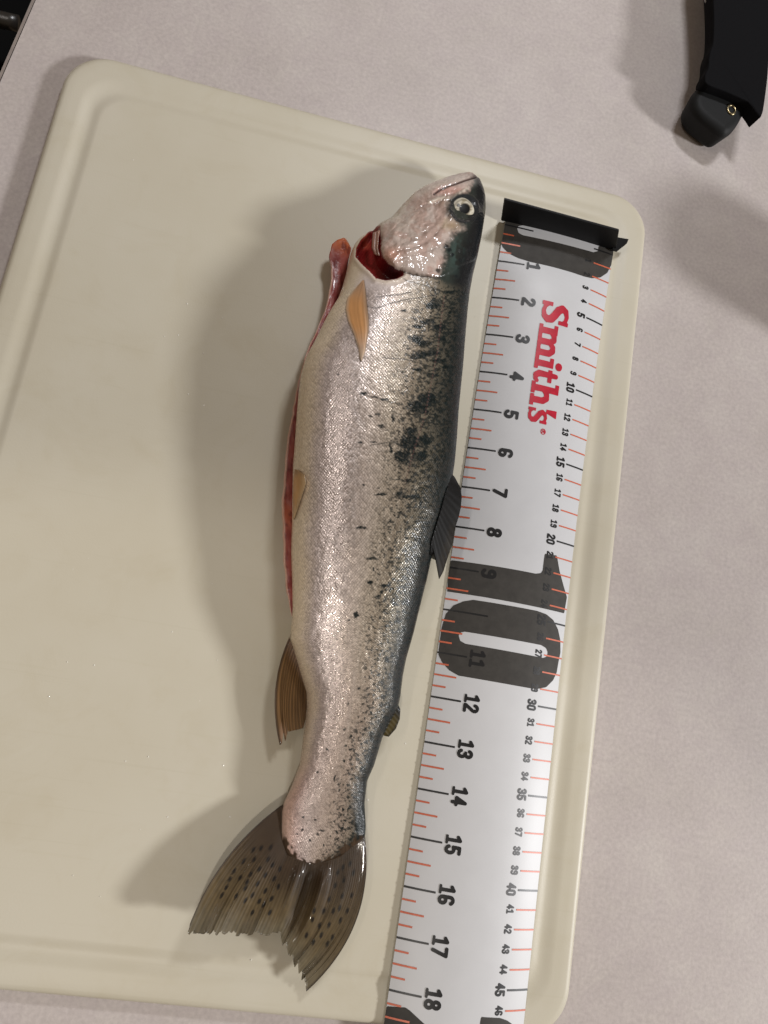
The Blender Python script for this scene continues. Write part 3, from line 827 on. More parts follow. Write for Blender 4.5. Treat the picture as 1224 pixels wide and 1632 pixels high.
# scratchy dark lines behind the gill cover
for pts in ([(598, 492), (625, 483), (650, 477), (690, 471)], [(600, 474), (625, 471), (655, 466)], [(578, 486), (600, 492)], [(610, 570), (650, 573), (690, 585)], [(640, 445), (680, 455), (720, 470)], [(575, 628), (600, 634), (640, 645)], [(590, 710), (620, 705), (660, 712)]):
    spot = np.maximum(spot, 0.7 * sst(1.5, 0.5, line_d(qx + wx, qy + wy, pts)))
spot *= sst(-1, 4, hd)
colr = mixc(colr, sk(13, 23, 24), np.clip(spot * (0.98 - 0.22 * sst(0.54, 0.72, fbm(qx / 2.6 + 11, qy / 2.6 + 3, 2))), 0, 1))
# lateral line
lw = np.exp(-(lat / 1.0) ** 2) * (0.5 + 0.5 * np.sin(qy * 1.2)) * sst(0, 12, hd)
colr = mixc(colr, sk(118, 84, 78), 0.5 * lw * sst(800, 740, qy))
colr = mixc(colr, sk(196, 186, 172), 0.28 * lw * sst(760, 840, qy))
# white belly skin near the shoulder
wb_ = sst(0.42, 0.10, f) * sst(460, 400, qy) * sst(-1, 3, hd)
colr = mixc(colr, sk(205, 190, 168), np.clip(wb_, 0, 1))
rim = np.exp(-((cav - 3) / 4.0) ** 2) * (hd > 0) * sst(660, 630, qx)
colr = mixc(colr, sk(208, 194, 178), 0.85 * rim)
# head colours
inh = sst(1.0, -1.0, hd)
hc = np.stack([np.full(qx.shape, v) for v in sk(176, 161, 152)], -1)
hc = mixc(hc, sk(196, 184, 168), sst(690, 610, qx) * sst(400, 330, qy) * 0.8)
hc = mixc(hc, sk(190, 138, 116), 0.8 * np.exp(-((qx - 622) / 16) ** 2 - ((qy - 410) / 13) ** 2))
hc = mixc(hc, sk(160, 128, 116), 0.5 * sst(0.45, 0.62, fbm(qx / 14, qy / 14, 3)))
hc = mixc(hc, sk(184, 134, 122), 0.7 * np.exp(-((qx - 712) / 26) ** 2 - ((qy - 303) / 9) ** 2))
hc = mixc(hc, sk(196, 184, 174), 0.9 * np.exp(-(line_d(qx, qy, [(668, 308), (690, 296), (715, 287), (738, 283)]) / 6.5) ** 2))
hc = mixc(hc, sk(84, 62, 60), 0.95 * np.exp(-(mouth / 2.0) ** 2))
hc = mixc(hc, sk(120, 100, 84), 0.7 * np.exp(-((qx - 703) / 9) ** 2 - ((qy - 322) / 8) ** 2))
hc = mixc(hc, sk(202, 190, 176), 0.9 * np.exp(-(line_d(qx, qy, [(744, 301), (733, 308), (722, 316)]) / 3.0) ** 2))
hc = mixc(hc, sk(206, 196, 180), 0.7 * np.exp(-(line_d(qx, qy, [(714, 314), (698, 317), (684, 323)]) / 2.6) ** 2))
hc = mixc(hc, sk(140, 120, 96), 0.9 * np.exp(-((qx - 720) / 17) ** 2 - ((qy - 360) / 9) ** 2))
hc = mixc(hc, sk(186, 170, 146), 0.6 * np.exp(-(line_d(qx, qy, [(711, 350), (707, 362)]) / 3) ** 2))
hc = mixc(hc, sk(120, 100, 92), 0.3 * np.exp(-(preop / 1.6) ** 2) + 0.2 * np.exp(-(subop / 1.5) ** 2))
DARK = [(756, 280), (751, 290), (748, 303), (738, 308), (726, 314), (716, 322), (712, 340), (722, 350), (736, 358), (742, 364), (724, 370), (720, 382), (711, 390), (706, 400), (708, 409), (704, 425), (700, 446), (716, 456), (740, 464), (800, 466), (800, 275)]
dk = poly_sd(qx + 1.8 * wx, qy + 1.8 * wy, DARK)
dm = sst(8.0, -6.0, dk + 7 * n_mid + 5 * n_fine)
tealr = fbm(qx / 10, qy / 10, 3)
dcol = sk(44, 48, 44) * (0.75 + 0.6 * tealr)[..., None]
dcol = mixc(dcol, sk(62, 82, 77), 0.85 * np.exp(-((qx - 732) / 16) ** 2 - ((qy - 412) / 30) ** 2) * sst(0.35, 0.6, tealr))
dcol = mixc(dcol, sk(22, 24, 26), sst(0.78, 0.93, f))
dcol = mixc(dcol, sk(120, 122, 118), 0.6 * np.exp(-((qx - 754) / 6) ** 2 - ((qy - 290) / 6) ** 2))
for hx, hy, r_ in ((733, 416, 3.0), (721, 407, 2.6), (697, 433, 4.5), (711, 393, 3.5), (748, 400, 2.5), (727, 440, 2.5), (743, 424, 2.4), (716, 399, 4), (750, 385, 3.0)):
    s_ = sst(1.2, 0.6, np.hypot(qx + wx - hx, qy + wy - hy) / r_)
    dcol = mixc(dcol, sk(24, 28, 30), s_ * 0.9); hc = mixc(hc, sk(50, 44, 40), s_ * 0.9)
hc *= (0.96 + 0.26 * n_fine + 0.34 * n_mid + 0.30 * n_big)[..., None]
colr = mixc(colr, hc, inh)
gline = np.exp(-(line_d(qx, qy + 0.8 * wy, [(636, 433), (654, 437.5), (670, 440), (690, 442), (706, 442)]) / 1.5) ** 2)
colr = mixc(colr, sk(40, 30, 27), gline * 0.9)
colr = mixc(colr, dcol, dm * sst(470, 446, qy + 6 * n_mid))
colr = mixc(colr, sk(36, 38, 40), sst(2.0, -1.0, np.abs(er - 20) - 2.8))
# throat and gill cavity
cm_ = ((cav < 0.8) & (hd > -0.6))
ccol = np.stack([np.full(qx.shape, v) for v in lin(104, 26, 26) * 1.5], -1)
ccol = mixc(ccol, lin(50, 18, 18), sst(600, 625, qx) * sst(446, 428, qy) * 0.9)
ccol = mixc(ccol, lin(138, 104, 112) * 1.3, 0.9 * np.exp(-(line_d(qx, qy, [(596, 436), (606, 442), (618, 444), (630, 443)]) / 3.4) ** 2))
ccol = mixc(ccol, lin(150, 70, 52) * 1.3, 0.7 * np.exp(-((qx - 586) / 9) ** 2 - ((qy - 380) / 6) ** 2))
ccol *= (0.62 + 0.5 * fbm(qx / 5, qy / 5, 3) + 0.36 * np.abs(np.sin((qx * 0.75 + qy * 0.55 + 3 * n_mid) * 0.9)))[..., None]
colr = np.where(cm_[..., None], ccol, colr)
endd = line_d(qx, qy, [(449, 1330), (451, 1352), (459, 1367), (474, 1376), (500, 1380), (524, 1378), (545, 1366), (562, 1350), (580, 1336)])
endm = sst(12.0, 5.0, endd + 22 * (fbm(qx / 5 + 2, qy / 7, 2) - 0.5)) * sst(1325, 1340, qy)
colr = mixc(colr, lin(70, 56, 44) * (0.7 + 0.6 * vnoise(qx / 1.6, qy / 9))[..., None], endm)
colr = np.clip(colr, 0.004, 0.95)
# surface coordinates in mm and strength of the scale relief
dl = np.linalg.norm(np.diff(V3, axis=0), axis=-1); along = np.vstack([np.zeros((1, NA)), np.cumsum(dl, 0)])
along = np.repeat(along[:, nup // 2:nup // 2 + 1], NA, 1)
da = np.linalg.norm(np.diff(V3, axis=1), axis=-1); across = np.hstack([np.zeros((NR, 1)), np.cumsum(da, 1)])
across = across - across[:, nup // 2:nup // 2 + 1]
sstr = sst(2, 14, hd) * sst(448, 475, qy) * (0.45 + 0.55 * sst(0.02, 0.12, f))
kk = 1.0 + 0.55 * sst(900, 1300, qy) + 0.25 * sst(0.75, 0.95, f)
surf = np.stack([along * 1000 * (1 + 0.30 * sst(950, 1320, qy)), across * 1000 * (1 + 0.45 * sst(900, 1300, qy)), sstr * (1 - 0.9 * endm)], -1)
Vb = V3.reshape(-1, 3); Fb = [tuple(q) for q in grid_faces(NR, NA, True)]
Vb = np.vstack([Vb, V3[0].mean(0), V3[-1].mean(0)])
n0 = NR * NA
Fb += [(n0, j, (j + 1) % NA) for j in range(NA)] + [(n0 + 1, (NR - 1) * NA + (j + 1) % NA, (NR - 1) * NA + j) for j in range(NA)]
metal = (1 - 0.6 * sst(1180, 1300, qy)) * (1 - 0.5 * sst(0.18, 0.36, f) * sst(660, 520, qy)) * (1 - 0.85 * np.clip(spot, 0, 1)) * sstr * np.interp(f, [0, .08, .18, .34, .50, .85, 1], [.03, .08, .56, .76, .32, .16, .12])
cf4 = np.concatenate([colr, metal[..., None]], -1); cf = np.vstack([cf4.reshape(-1, 4), cf4[0].mean(0), cf4[-1].mean(0)]); sf = np.vstack([surf.reshape(-1, 3), surf[0].mean(0), surf[-1].mean(0)])
body = make('body', Vb, Fb, M_fish, fish, cols=cf, uvs=sf)
wet = (0.10 + 0.8 * sst(2, -2, hd) * (1 - 0.85 * dm)).reshape(-1)
wa = body.data.attributes.new('wet', 'FLOAT', 'POINT'); wa.data.foreach_set('value', np.r_[wet, 0.1, 0.1].astype(np.float32))

# look up a point on the upper skin for a photo pixel
SP = PXb[:, :nup].reshape(-1, 2); S3 = V3[:, :nup].reshape(-1, 3)
def on_skin(x, y, lift=0.0):
    d = (SP[:, 0] - x) ** 2 + (SP[:, 1] - y) ** 2
    k = np.argpartition(d, 6)[:6]; wq = 1 / (d[k] + 0.05)
    p = (S3[k] * wq[:, None]).sum(0) / wq.sum()
    return p[2] + lift
def skin_pt(x, y, lift=0.0):
    return bp(x, y, on_skin(x, y, lift))

# ---- eye
ez = on_skin(738, 333)
ec = bp(737.5, 333, ez + 0.0010)
ppm = np.linalg.norm(pj(ec) - pj(ec + np.array([0.001, 0, 0])))
er_m = 18.0 / ppm / 1000
vd = CAM - ec; vd /= np.linalg.norm(vd)
nrm = np.array([0.10, -0.05, 1.0]); nrm /= np.linalg.norm(nrm)
t1 = np.cross(nrm, [0, 1, 0]); t1 /= np.linalg.norm(t1); t2 = np.cross(nrm, t1)
V = []; cl = []
NRg, NAg = 26, 64
for i in range(NRg):
    r = i / (NRg - 1)
    for j in range(NAg):
        a = 2 * math.pi * j / NAg
        p = ec + er_m * 1.16 * r * (math.cos(a) * t1 + math.sin(a) * t2) + nrm * (0.0024 * math.sqrt(max(0, 1 - (r * 0.98) ** 2)) - 0.0016)
        V.append(p)
V = np.array(V); q = pj(V)
ex, ey = q[:, 0] - 738, q[:, 1] - 333
pr = np.hypot(ex - 2.6, ey + 0.2)
nz = fbm(q[:, 0] / 3, q[:, 1] / 3, 3)
rr = np.hypot(ex, ey)
cl = np.array([lin(190, 184, 168) * 1.35] * len(V)) * (0.72 + 0.55 * nz)[:, None]
cl = mixc(cl, lin(150, 138, 112) * 1.2, 0.8 * sst(0.5, 0.62, fbm(q[:, 0] / 6 + 3, q[:, 1] / 4, 3)))
cl = mixc(cl, lin(120, 110, 92), sst(3.0, 0.0, np.abs(np.hypot(ex - 0.5, ey) - 14.5)) * sst(0, -8, ey) * 0.6)
cl = mixc(cl * 0.86, lin(40, 42, 42), sst(17.0, 19.0, rr))
cl = mixc(cl, lin(92, 84, 70), sst(10.5, 8.5, pr) * 0.8)
cl = mixc(cl, np.array([0.003] * 3), np.maximum(sst(8.8, 7.6, pr), sst(3.4, 2.2, np.hypot(ex + 7.5, ey + 6) + 0) * 0.85))
eye = make('eye', V, [tuple(x) for x in grid_faces(NRg, NAg, True)], M_eye, fish, cols=np.clip(cl, 0.003, 0.9))

# ---- fins
def fin(name, base, tip, zb, zt, nray, ndiv, bulge0, bulge1, colfun, m, rag=0.0, ray_h=0.0003, wave=None, thick=0.0006, parent=None, seed=1):
    """base, tip: pixel polylines sampled with the same parameter; zb, zt heights (functions of s); rays are curved between them"""
    r = np.random.default_rng(seed)
    base = np.array(base, float); tip = np.array(tip, float)
    def samp(P, s):
        L = np.r_[0, np.cumsum(np.linalg.norm(np.diff(P, axis=0), axis=1))]; L /= L[-1]
        return np.stack([np.interp(s, L, P[:, 0]), np.interp(s, L, P[:, 1])], -1)
    sub = 6
    ns_ = nray * sub + 1
    s = np.linspace(0, 1, ns_); v = np.linspace(0, 1, ndiv)
    B = samp(base, s); T = samp(tip, s)
    if rag:
        ry = np.repeat(r.random(nray + 1), sub)[:ns_]
        saw = np.abs((np.arange(ns_) % sub) / sub - 0.5) * 2
        T = T + (B - T) * (rag * (0.35 * saw * ry ** 2 + 1.0 * ry ** 6))[:, None]
    ch = T - B; per = np.stack([-ch[:, 1], ch[:, 0]], -1)
    bl = bulge0 + (bulge1 - bulge0) * s
    Pp = B[:, None] + ch[:, None] * v[None, :, None] + per[:, None] * (bl[:, None] * 4 * v * (1 - v))[..., None]
    S, VV = np.meshgrid(s, v, indexing='ij')
    Z = zb(S) * (1 - VV) + zt(S) * VV
    ridge = np.cos(2 * np.pi * np.arange(ns_) / sub)[:, None]
    Z = Z + ray_h * ridge * (1 - 0.4 * VV)
    if wave is not None: Z = Z + wave(S, VV)
    W = bp(Pp[..., 0], Pp[..., 1], Z)
    n_ = ns_ * ndiv
    C = colfun(S, VV, Pp[..., 0], Pp[..., 1], ridge + 0 * VV)
    top = W.reshape(-1, 3); bt = top - np.array([0, 0, thick])
    F = [tuple(q) for q in grid_faces(ns_, ndiv)]
    # orient upwards
    a_, b_, c_ = (top[F[len(F) // 2][k]] for k in (0, 1, 2))
    if np.cross(b_ - a_, c_ - a_)[2] < 0: F = [q[::-1] for q in F]
    G = [tuple(n_ + k for k in q[::-1]) for q in F]
    rim_ = [j for j in range(ndiv)] + [i * ndiv + ndiv - 1 for i in range(1, ns_)] + [(ns_ - 1) * ndiv + j for j in range(ndiv - 2, -1, -1)] + [i * ndiv for i in range(ns_ - 2, 0, -1)]
    E_ = [(rim_[k], rim_[(k + 1) % len(rim_)], n_ + rim_[(k + 1) % len(rim_)], n_ + rim_[k]) for k in range(len(rim_))]
    c2 = np.clip(C.reshape(-1, 3), 0.003, 0.9)
    return make(name, np.vstack([top, bt]), F + G + E_, m, parent or fish, cols=np.vstack([c2, c2]))

# tail
def z7(x, y): return (280 + x / 3.6, 1260 + y / 3.6)
tail_base = [(451, 1282), (450, 1310), (450, 1338), (458, 1362), (485, 1370), (520, 1372), (545, 1362), (562, 1346), (578, 1330), (580, 1322)]
tail_tip = [z7(*p) for p in [(64, 790), (70, 822), (84, 834), (100, 820), (195, 826), (211, 813), (232, 834), (258, 816), (280, 828), (302, 813), (345, 836), (398, 834), (440, 828), (452, 806), (462, 826), (530, 834), (556, 814), (598, 822),
    (612, 892), (626, 874), (650, 964), (668, 938), (681, 1018), (700, 972), (706, 1054), (726, 1008), (722, 1090), (737, 1078), (750, 1154)]]
tsp = []
r_ = np.random.default_rng(11)
for x, y in [(335, 462), (390, 405), (450, 395), (370, 500), (480, 450), (530, 395), (555, 427), (598, 450), (470, 535), (515, 485), (565, 505), (410, 525), (347, 605), (400, 630), (440, 600), (515, 575), (550, 620), (590, 550), (480, 635), (440, 700), (290, 555), (505, 655), (540, 700), (400, 560), (545, 325), (490, 330), (445, 340), (430, 480), (310, 510), (265, 600), (965, 515), (915, 545), (955, 605), (880, 625), (940, 675), (905, 690), (945, 745), (880, 770), (825, 775), (785, 740), (795, 690), (850, 690), (870, 880), (835, 830), (790, 870), (1000, 420), (960, 440), (1010, 600), (985, 690), (900, 840), (750, 830), (1020, 470), (930, 470)]:
    tsp.append(z7(x, y))
def tail_col(S, Vv, X, Y, ridge):
    nf = fbm(X / 6, Y / 9, 3)
    c = np.stack([np.full(S.shape, k) for k in lin(92, 77, 52) * 1.0], -1)
    c = mixc(c, lin(62, 48, 34) * 1.0, sst(0.75, 0.15, Vv))
    c = mixc(c, lin(98, 90, 72) * 1.1, sst(0.70, 1.0, Vv) * 0.8)
    c *= (0.75 + 0.5 * nf)[..., None] * (1 + 0.10 * ridge)[..., None]
    # streaks that follow the rays
    c *= (0.86 + 0.28 * vnoise(S * 110, Vv * 3))[..., None]
    m = np.zeros(S.shape)
    for x, y in tsp:
        dx, dy = X - x, Y - y
        a = math.radians(118) if x < 440 else math.radians(106)
        m = np.maximum(m, sst(1.25, 0.6, np.hypot((dx * math.cos(a) + dy * math.sin(a)) / 5.6, (-dx * math.sin(a) + dy * math.cos(a)) / 2.7)))
    c = mixc(c, lin(16, 12, 10), m * 0.95)
    fold = np.exp(-((S - 0.53 - 0.02 * Vv) / 0.040) ** 2) * sst(1.0, 0.75, Vv)
    c = mixc(c, lin(50, 40, 30), 0.6 * fold)
    c = mixc(c, lin(52, 42, 36), 0.9 * np.maximum(sst(0.015, 0.0, S), sst(0.985, 1.0, S)))
    return c
def tail_wave(S, Vv):
    g = np.exp(-((S - 0.64) / 0.035) ** 2); h = np.exp(-((S - 0.54) / 0.04) ** 2)
    k = np.exp(-((S - 0.47) / 0.03) ** 2)
    return (0.0040 * g - 0.0014 * h + 0.0018 * k) * sst(0.0, 0.25, Vv) * sst(1.15, 0.5, Vv) + 0.0012 * np.sin(S * 31 + Vv * 3) * Vv
fin('tail_fin', tail_base, tail_tip, lambda s: ZB + 0.0112 + 0 * s, lambda s: ZB + 0.020 - 0.013 * s, 56, 60, 0.075, -0.135, tail_col, M_fin, rag=0.03, ray_h=0.00007, wave=tail_wave, seed=4)

# dorsal fin
def z8b(x, y): return (680 + x / 8.16, 740 + y / 8.16)
d_base = [z8b(330, 125), z8b(290, 230), z8b(235, 400), z8b(195, 560), z8b(120, 800), z8b(60, 1000), z8b(45, 1180)]
d_tip = [z8b(365, 165), z8b(445, 310), z8b(457, 430), z8b(445, 560), z8b(415, 690), z8b(370, 830), z8b(345, 1000), z8b(310, 1130), z8b(260, 1260), z8b(215, 1400), z8b(160, 1500), z8b(188, 1400), z8b(184, 1320), z8b(140, 1255), z8b(72, 1222)]
def dors_col(S, Vv, X, Y, ridge):
    c = np.stack([np.full(S.shape, k) for k in lin(17, 16, 14)], -1)
    c = mixc(c, lin(50, 42, 30), sst(0.45, 0.9, Vv) * sst(0.25, 0.6, S) * 0.8)
    c = mixc(c, lin(14, 14, 14), sst(0.5, 0.1, Vv) * 0.9)
    c *= (0.7 + 0.6 * fbm(X / 4, Y / 6, 3))[..., None] * (1 + 0.25 * ridge)[..., None]
    for x, y in (z8b(395, 575), z8b(300, 520), z8b(235, 985), z8b(245, 1170), z8b(330, 740), z8b(340, 350)):
        c = mixc(c, lin(16, 14, 13), sst(3.2, 1.4, np.hypot(X - x, (Y - y) * 0.7)) * 0.9)
    return c * 0.5
dzb = np.array([on_skin(*p) for p in d_base])
dbl = np.linspace(0, 1, len(d_base))
fin('dorsal_fin', d_base, d_tip, lambda s: np.interp(s, dbl, dzb) + 0.0012, lambda s: ZB + 0.026 - 0.006 * s, 16, 24, 0.0, 0.0, dors_col, M_fin_dark, rag=0.02, ray_h=0.00010, seed=5)

# adipose fin
def z6(x, y): return (400 + x / 4.08, 1060 + y / 4.08)
def adi_col(S, Vv, X, Y, ridge):
    c = np.stack([np.full(S.shape, k) for k in lin(70, 60, 30)], -1)
    c = mixc(c, lin(12, 13, 13), np.maximum(sst(0.5, 0.05, S), 0.8 * sst(0.72, 1.0, Vv)))
    c = mixc(c, lin(24, 26, 26), sst(0.35, 0.0, Vv))
    return c * (0.8 + 0.4 * fbm(X / 3, Y / 3, 3))[..., None]
fin('adipose_fin', [z6(955, 250), z6(900, 330), z6(862, 400), z6(850, 440)], [z6(972, 290), z6(968, 350), z6(942, 415), z6(896, 466), z6(868, 460)], lambda s: ZB + 0.0165 - 0.001 * s, lambda s: ZB + 0.0150 - 0.001 * s, 8, 12, 0, 0, adi_col, M_fin_dark, ray_h=0.0001, seed=6, thick=0.0012)

# anal fin
def za(x, y): return (420 + x / 5.44, 900 + y / 5.44)
def anal_col(S, Vv, X, Y, ridge):
    c = np.stack([np.full(S.shape, k) for k in lin(112, 84, 52) * 1.1], -1)
    c = mixc(c, lin(82, 60, 38), sst(0.3, 0.7, S) * 0.6)
    c = mixc(c, lin(150, 122, 100) * 1.2, sst(0.82, 1.0, Vv) * sst(0.35, 0.0, S))
    c = mixc(c, lin(70, 54, 40), sst(0.06, 0.0, S))
    c = mixc(c, lin(140, 118, 104), sst(0.18, 0.0, Vv) * 0.8)
    c *= (0.75 + 0.5 * vnoise(S * 40, Vv * 3))[..., None] * (1 + 0.3 * ridge)[..., None]
    return c
fin('anal_fin', [za(222, 628), za(250, 700), za(290, 800), za(330, 930), za(388, 1090), za(392, 1150)], [za(140, 1565), za(190, 1530), za(215, 1450), za(300, 1430), za(345, 1420), za(388, 1240)], lambda s: ZB + 0.0135 + 0.0025 * s, lambda s: ZB + 0.0115 + 0.002 * s, 16, 40, 0.085, 0.0, anal_col, M_fin, rag=0.08, ray_h=0.00032, seed=8)

# pectoral and pelvic fins lie against the skin
def leaf(name, left, right, lifts, colfun, m, n=40, mcr=14):
    l = np.array(left, float); r = np.array(right, float)
    def samp(P, s):
        L = np.r_[0, np.cumsum(np.linalg.norm(np.diff(P, axis=0), axis=1))]; L /= L[-1]
        return np.stack([np.interp(s, L, P[:, 0]), np.interp(s, L, P[:, 1])], -1)
    s = np.linspace(0, 1, n); A = samp(l, s); Bq = samp(r, s)
    q = np.linspace(0, 1, mcr)
    P = A[:, None] + (Bq - A)[:, None] * q[None, :, None]
    S, Q = np.meshgrid(s, q, indexing='ij')
    Z = np.array([[on_skin(*P[i, j]) for j in range(mcr)] for i in range(n)])
    Z = Z + lifts(S, Q) + 0.00022 * np.cos(Q * 2 * np.pi * 5)
    W = bp(P[..., 0], P[..., 1], Z); top = W.reshape(-1, 3)
    bt = top - np.array([0, 0, 0.0006]); n_ = len(top)
    F = [tuple(x) for x in grid_faces(n, mcr)]
    a_, b_, c_ = (top[F[len(F) // 2][k]] for k in (0, 1, 2))
    if np.cross(b_ - a_, c_ - a_)[2] < 0: F = [x[::-1] for x in F]
    G = [tuple(n_ + k for k in x[::-1]) for x in F]
    rim_ = [j for j in range(mcr)] + [i * mcr + mcr - 1 for i in range(1, n)] + [(n - 1) * mcr + j for j in range(mcr - 2, -1, -1)] + [i * mcr for i in range(n - 2, 0, -1)]
    E_ = [(rim_[k], rim_[(k + 1) % len(rim_)], n_ + rim_[(k + 1) % len(rim_)], n_ + rim_[k]) for k in range(len(rim_))]
    c2 = np.clip(colfun(S, Q, P[..., 0], P[..., 1]).reshape(-1, 3), 0.003, 0.9)
    return make(name, np.vstack([top, bt]), F + G + E_, m, fish, cols=np.vstack([c2, c2]))
def pec_col(S, Q, X, Y):
    c = np.stack([np.full(S.shape, k) for k in lin(204, 152, 100) * 1.35], -1)
    c = mixc(c, lin(176, 140, 110) * 1.3, sst(0.35, 0.05, S))  # browner root: translucent fin plus the body fold's shade, put into the colour
    c = mixc(c, lin(204, 172, 144) * 1.35, sst(0.55, 0.9, S))
    c = mixc(c, lin(176, 150, 126) * 1.3, sst(0.70, 0.95, Q) * 0.7)
    c = mixc(c, lin(196, 178, 156) * 1.2, np.maximum(sst(0.16, 0.0, Q) * 0.8, sst(0.78, 1.0, S) * 0.8))
    c = mixc(c, lin(58, 44, 34), sst(0.945, 0.98, Q) * 0.9 * sst(0.9, 0.7, S))  # dark strip paints the shadow gap along the fin's right edge
    return c * (0.86 + 0.28 * vnoise(Q * 9, S * 3))[..., None]
leaf('pectoral_fin', [(577, 447), (566, 459), (553, 475), (551, 492), (555, 511), (564, 531), (571.5, 554), (574.5, 573)], [(580.5, 446), (583, 462), (586, 489), (588.3, 512), (588, 528), (585, 545), (582, 560), (576, 576)],
     lambda S, Q: 0.0007 + 0.0024 * Q * np.sin(np.pi * np.clip(S, 0, 1)) + 0.0006 * np.sin(np.pi * Q), pec_col, M_fin_pale)
def pel_col(S, Q, X, Y):
    c = np.stack([np.full(S.shape, k) for k in lin(182, 136, 78) * 1.25], -1)
    c = mixc(c, lin(196, 172, 136) * 1.25, np.maximum(sst(0.35, 1.0, Q) * 0.8, sst(0.6, 1.0, S) * 0.8))
    c = mixc(c, lin(120, 84, 50), sst(0.2, 0.0, S) * 0.6)
    return c * (0.82 + 0.36 * vnoise(Q * 7, S * 4))[..., None]
leaf('pelvic_fin', [(470, 748), (468, 765), (467.5, 790), (467.5, 815), (467.5, 826)], [(478, 750), (486, 757), (487.5, 771), (480, 794), (469, 828)], lambda S, Q: 0.0012 + 0.0012 * Q * np.sin(np.pi * S), pel_col, M_fin_pale, n=26, mcr=10)

# ---- red inside of the lower belly wall, showing left of the upper one
FO = [(548, 379), (538, 382), (530, 389), (525.6, 400), (525, 411), (528.5, 425), (527, 451), (524, 470), (518.5, 492), (505, 525), (489, 560), (479, 595), (471.5, 625), (465.6, 660), (458, 695), (455, 725), (454, 754), (451, 781), (449, 798), (450, 825), (451, 848), (452, 892), (457, 942), (465, 982)]
FI = [(552, 381), (556, 388), (560, 396), (556, 412), (553, 430), (549, 451), (541, 472), (531, 498), (518, 528), (503, 560), (494, 595), (490, 625), (487, 660), (484, 695), (482, 725), (481, 754), (480, 781), (480, 798), (480, 825), (480, 848), (479, 892), (479, 942), (472, 984)]
n, mcr = 150, 14
def samp(P, s):
    P = np.array(P, float); L = np.r_[0, np.cumsum(np.linalg.norm(np.diff(P, axis=0), axis=1))]; L /= L[-1]
    return np.stack([np.interp(s, L, P[:, 0]), np.interp(s, L, P[:, 1])], -1)
s = np.linspace(0, 1, n); A = samp(FO, s); Bq = samp(FI, s); q = np.linspace(0, 1, mcr)
P = A[:, None] + (Bq - A)[:, None] * q[None, :, None]
S, Q = np.meshgrid(s, q, indexing='ij')
P[..., 0] += (2.6 * (fbm(S * 60, 0 * S + 3, 3) - 0.5)) * (1 - Q)
Z = ZB + 0.0105 - 0.0028 * Q + 0.0012 * np.sin(Q * np.pi) + 0.0010 * (fbm(S * 40, Q * 3, 3) - 0.5) + 0.003 * sst(0.10, 0.0, S)
W = bp(P[..., 0], P[..., 1], Z)
X, Y = P[..., 0], P[..., 1]
c = np.stack([np.full(S.shape, k) for k in lin(148, 78, 72) * 1.25], -1)
c = mixc(c, lin(120, 48, 50) * 1.25, sst(0.45, 0.62, fbm(X / 6, Y / 14, 3)) * 0.8)
c = mixc(c, lin(186, 100, 60) * 1.25, np.maximum(0.9 * sst(0.065, 0.02, S), 0.5 * np.exp(-((Y - 820) / 22) ** 2)))
c = mixc(c, lin(164, 112, 110) * 1.2, 0.6 * sst(0.6, 0.75, fbm(X / 4 + 9, Y / 20, 3)))
c = mixc(c, lin(92, 26, 30) * 1.2, 0.7 * sst(0.62, 0.72, fbm(X / 5 + 50, Y / 9 + 20, 3)))
c = mixc(c, lin(196, 160, 142) * 1.25, sst(0.14, 0.05, Q) * sst(0.06, 0.12, S))
top = W.reshape(-1, 3); bt = top.copy(); bt[:, 2] = np.minimum(bt[:, 2] - 0.0015, bt[:, 2])
bt[:, 2] -= 0.0035 * (Q.reshape(-1)); n_ = len(top)
F = [tuple(x) for x in grid_faces(n, mcr)]
a_, b_, c_ = (top[F[len(F) // 2][k]] for k in (0, 1, 2))
if np.cross(b_ - a_, c_ - a_)[2] < 0: F = [x[::-1] for x in F]
G = [tuple(n_ + k for k in x[::-1]) for x in F]
rim_ = [j for j in range(mcr)] + [i * mcr + mcr - 1 for i in range(1, n)] + [(n - 1) * mcr + j for j in range(mcr - 2, -1, -1)] + [i * mcr for i in range(n - 2, 0, -1)]
E_ = [(rim_[k], rim_[(k + 1) % len(rim_)], n_ + rim_[(k + 1) % len(rim_)], n_ + rim_[k]) for k in range(len(rim_))]
c2 = np.clip(c.reshape(-1, 3), 0.003, 0.9)
make('belly_flap', np.vstack([top, bt]), F + G + E_, M_flesh, fish, cols=np.vstack([c2, c2]))

# thin gill membrane beside the gill cover
mem = [(604, 367), (602, 380), (601, 396), (604, 408)]
mem2 = [(594, 371), (592.5, 382), (592, 395), (596, 405)]
s = np.linspace(0, 1, 24); A = samp(mem2, s); Bq = samp(mem, s); q = np.linspace(0, 1, 8)
P = A[:, None] + (Bq - A)[:, None] * q[None, :, None]
zc_ = on_skin(612, 392)
Z = (zc_ - 0.007) + 0.004 * q[None, :] + 0.0008 * np.sin(q * 6)[None, :] + 0 * s[:, None]
W = bp(P[..., 0], P[..., 1], Z)
cc = np.array([lin(150, 112, 98) * 1.2] * W[..., 0].size) * (0.7 + 0.5 * np.tile(np.abs(np.sin(q * 5)), 24))[:, None]
top = W.reshape(-1, 3); F = [tuple(x) for x in grid_faces(24, 8)]
a_, b_, c_ = (top[F[10][k]] for k in (0, 1, 2))
if np.cross(b_ - a_, c_ - a_)[2] < 0: F = [x[::-1] for x in F]
gm = make('gill_membrane', top, F, M_flesh, fish, cols=cc)
so = gm.modifiers.new('so', 'SOLIDIFY'); so.thickness = 0.0006; so.offset = -1

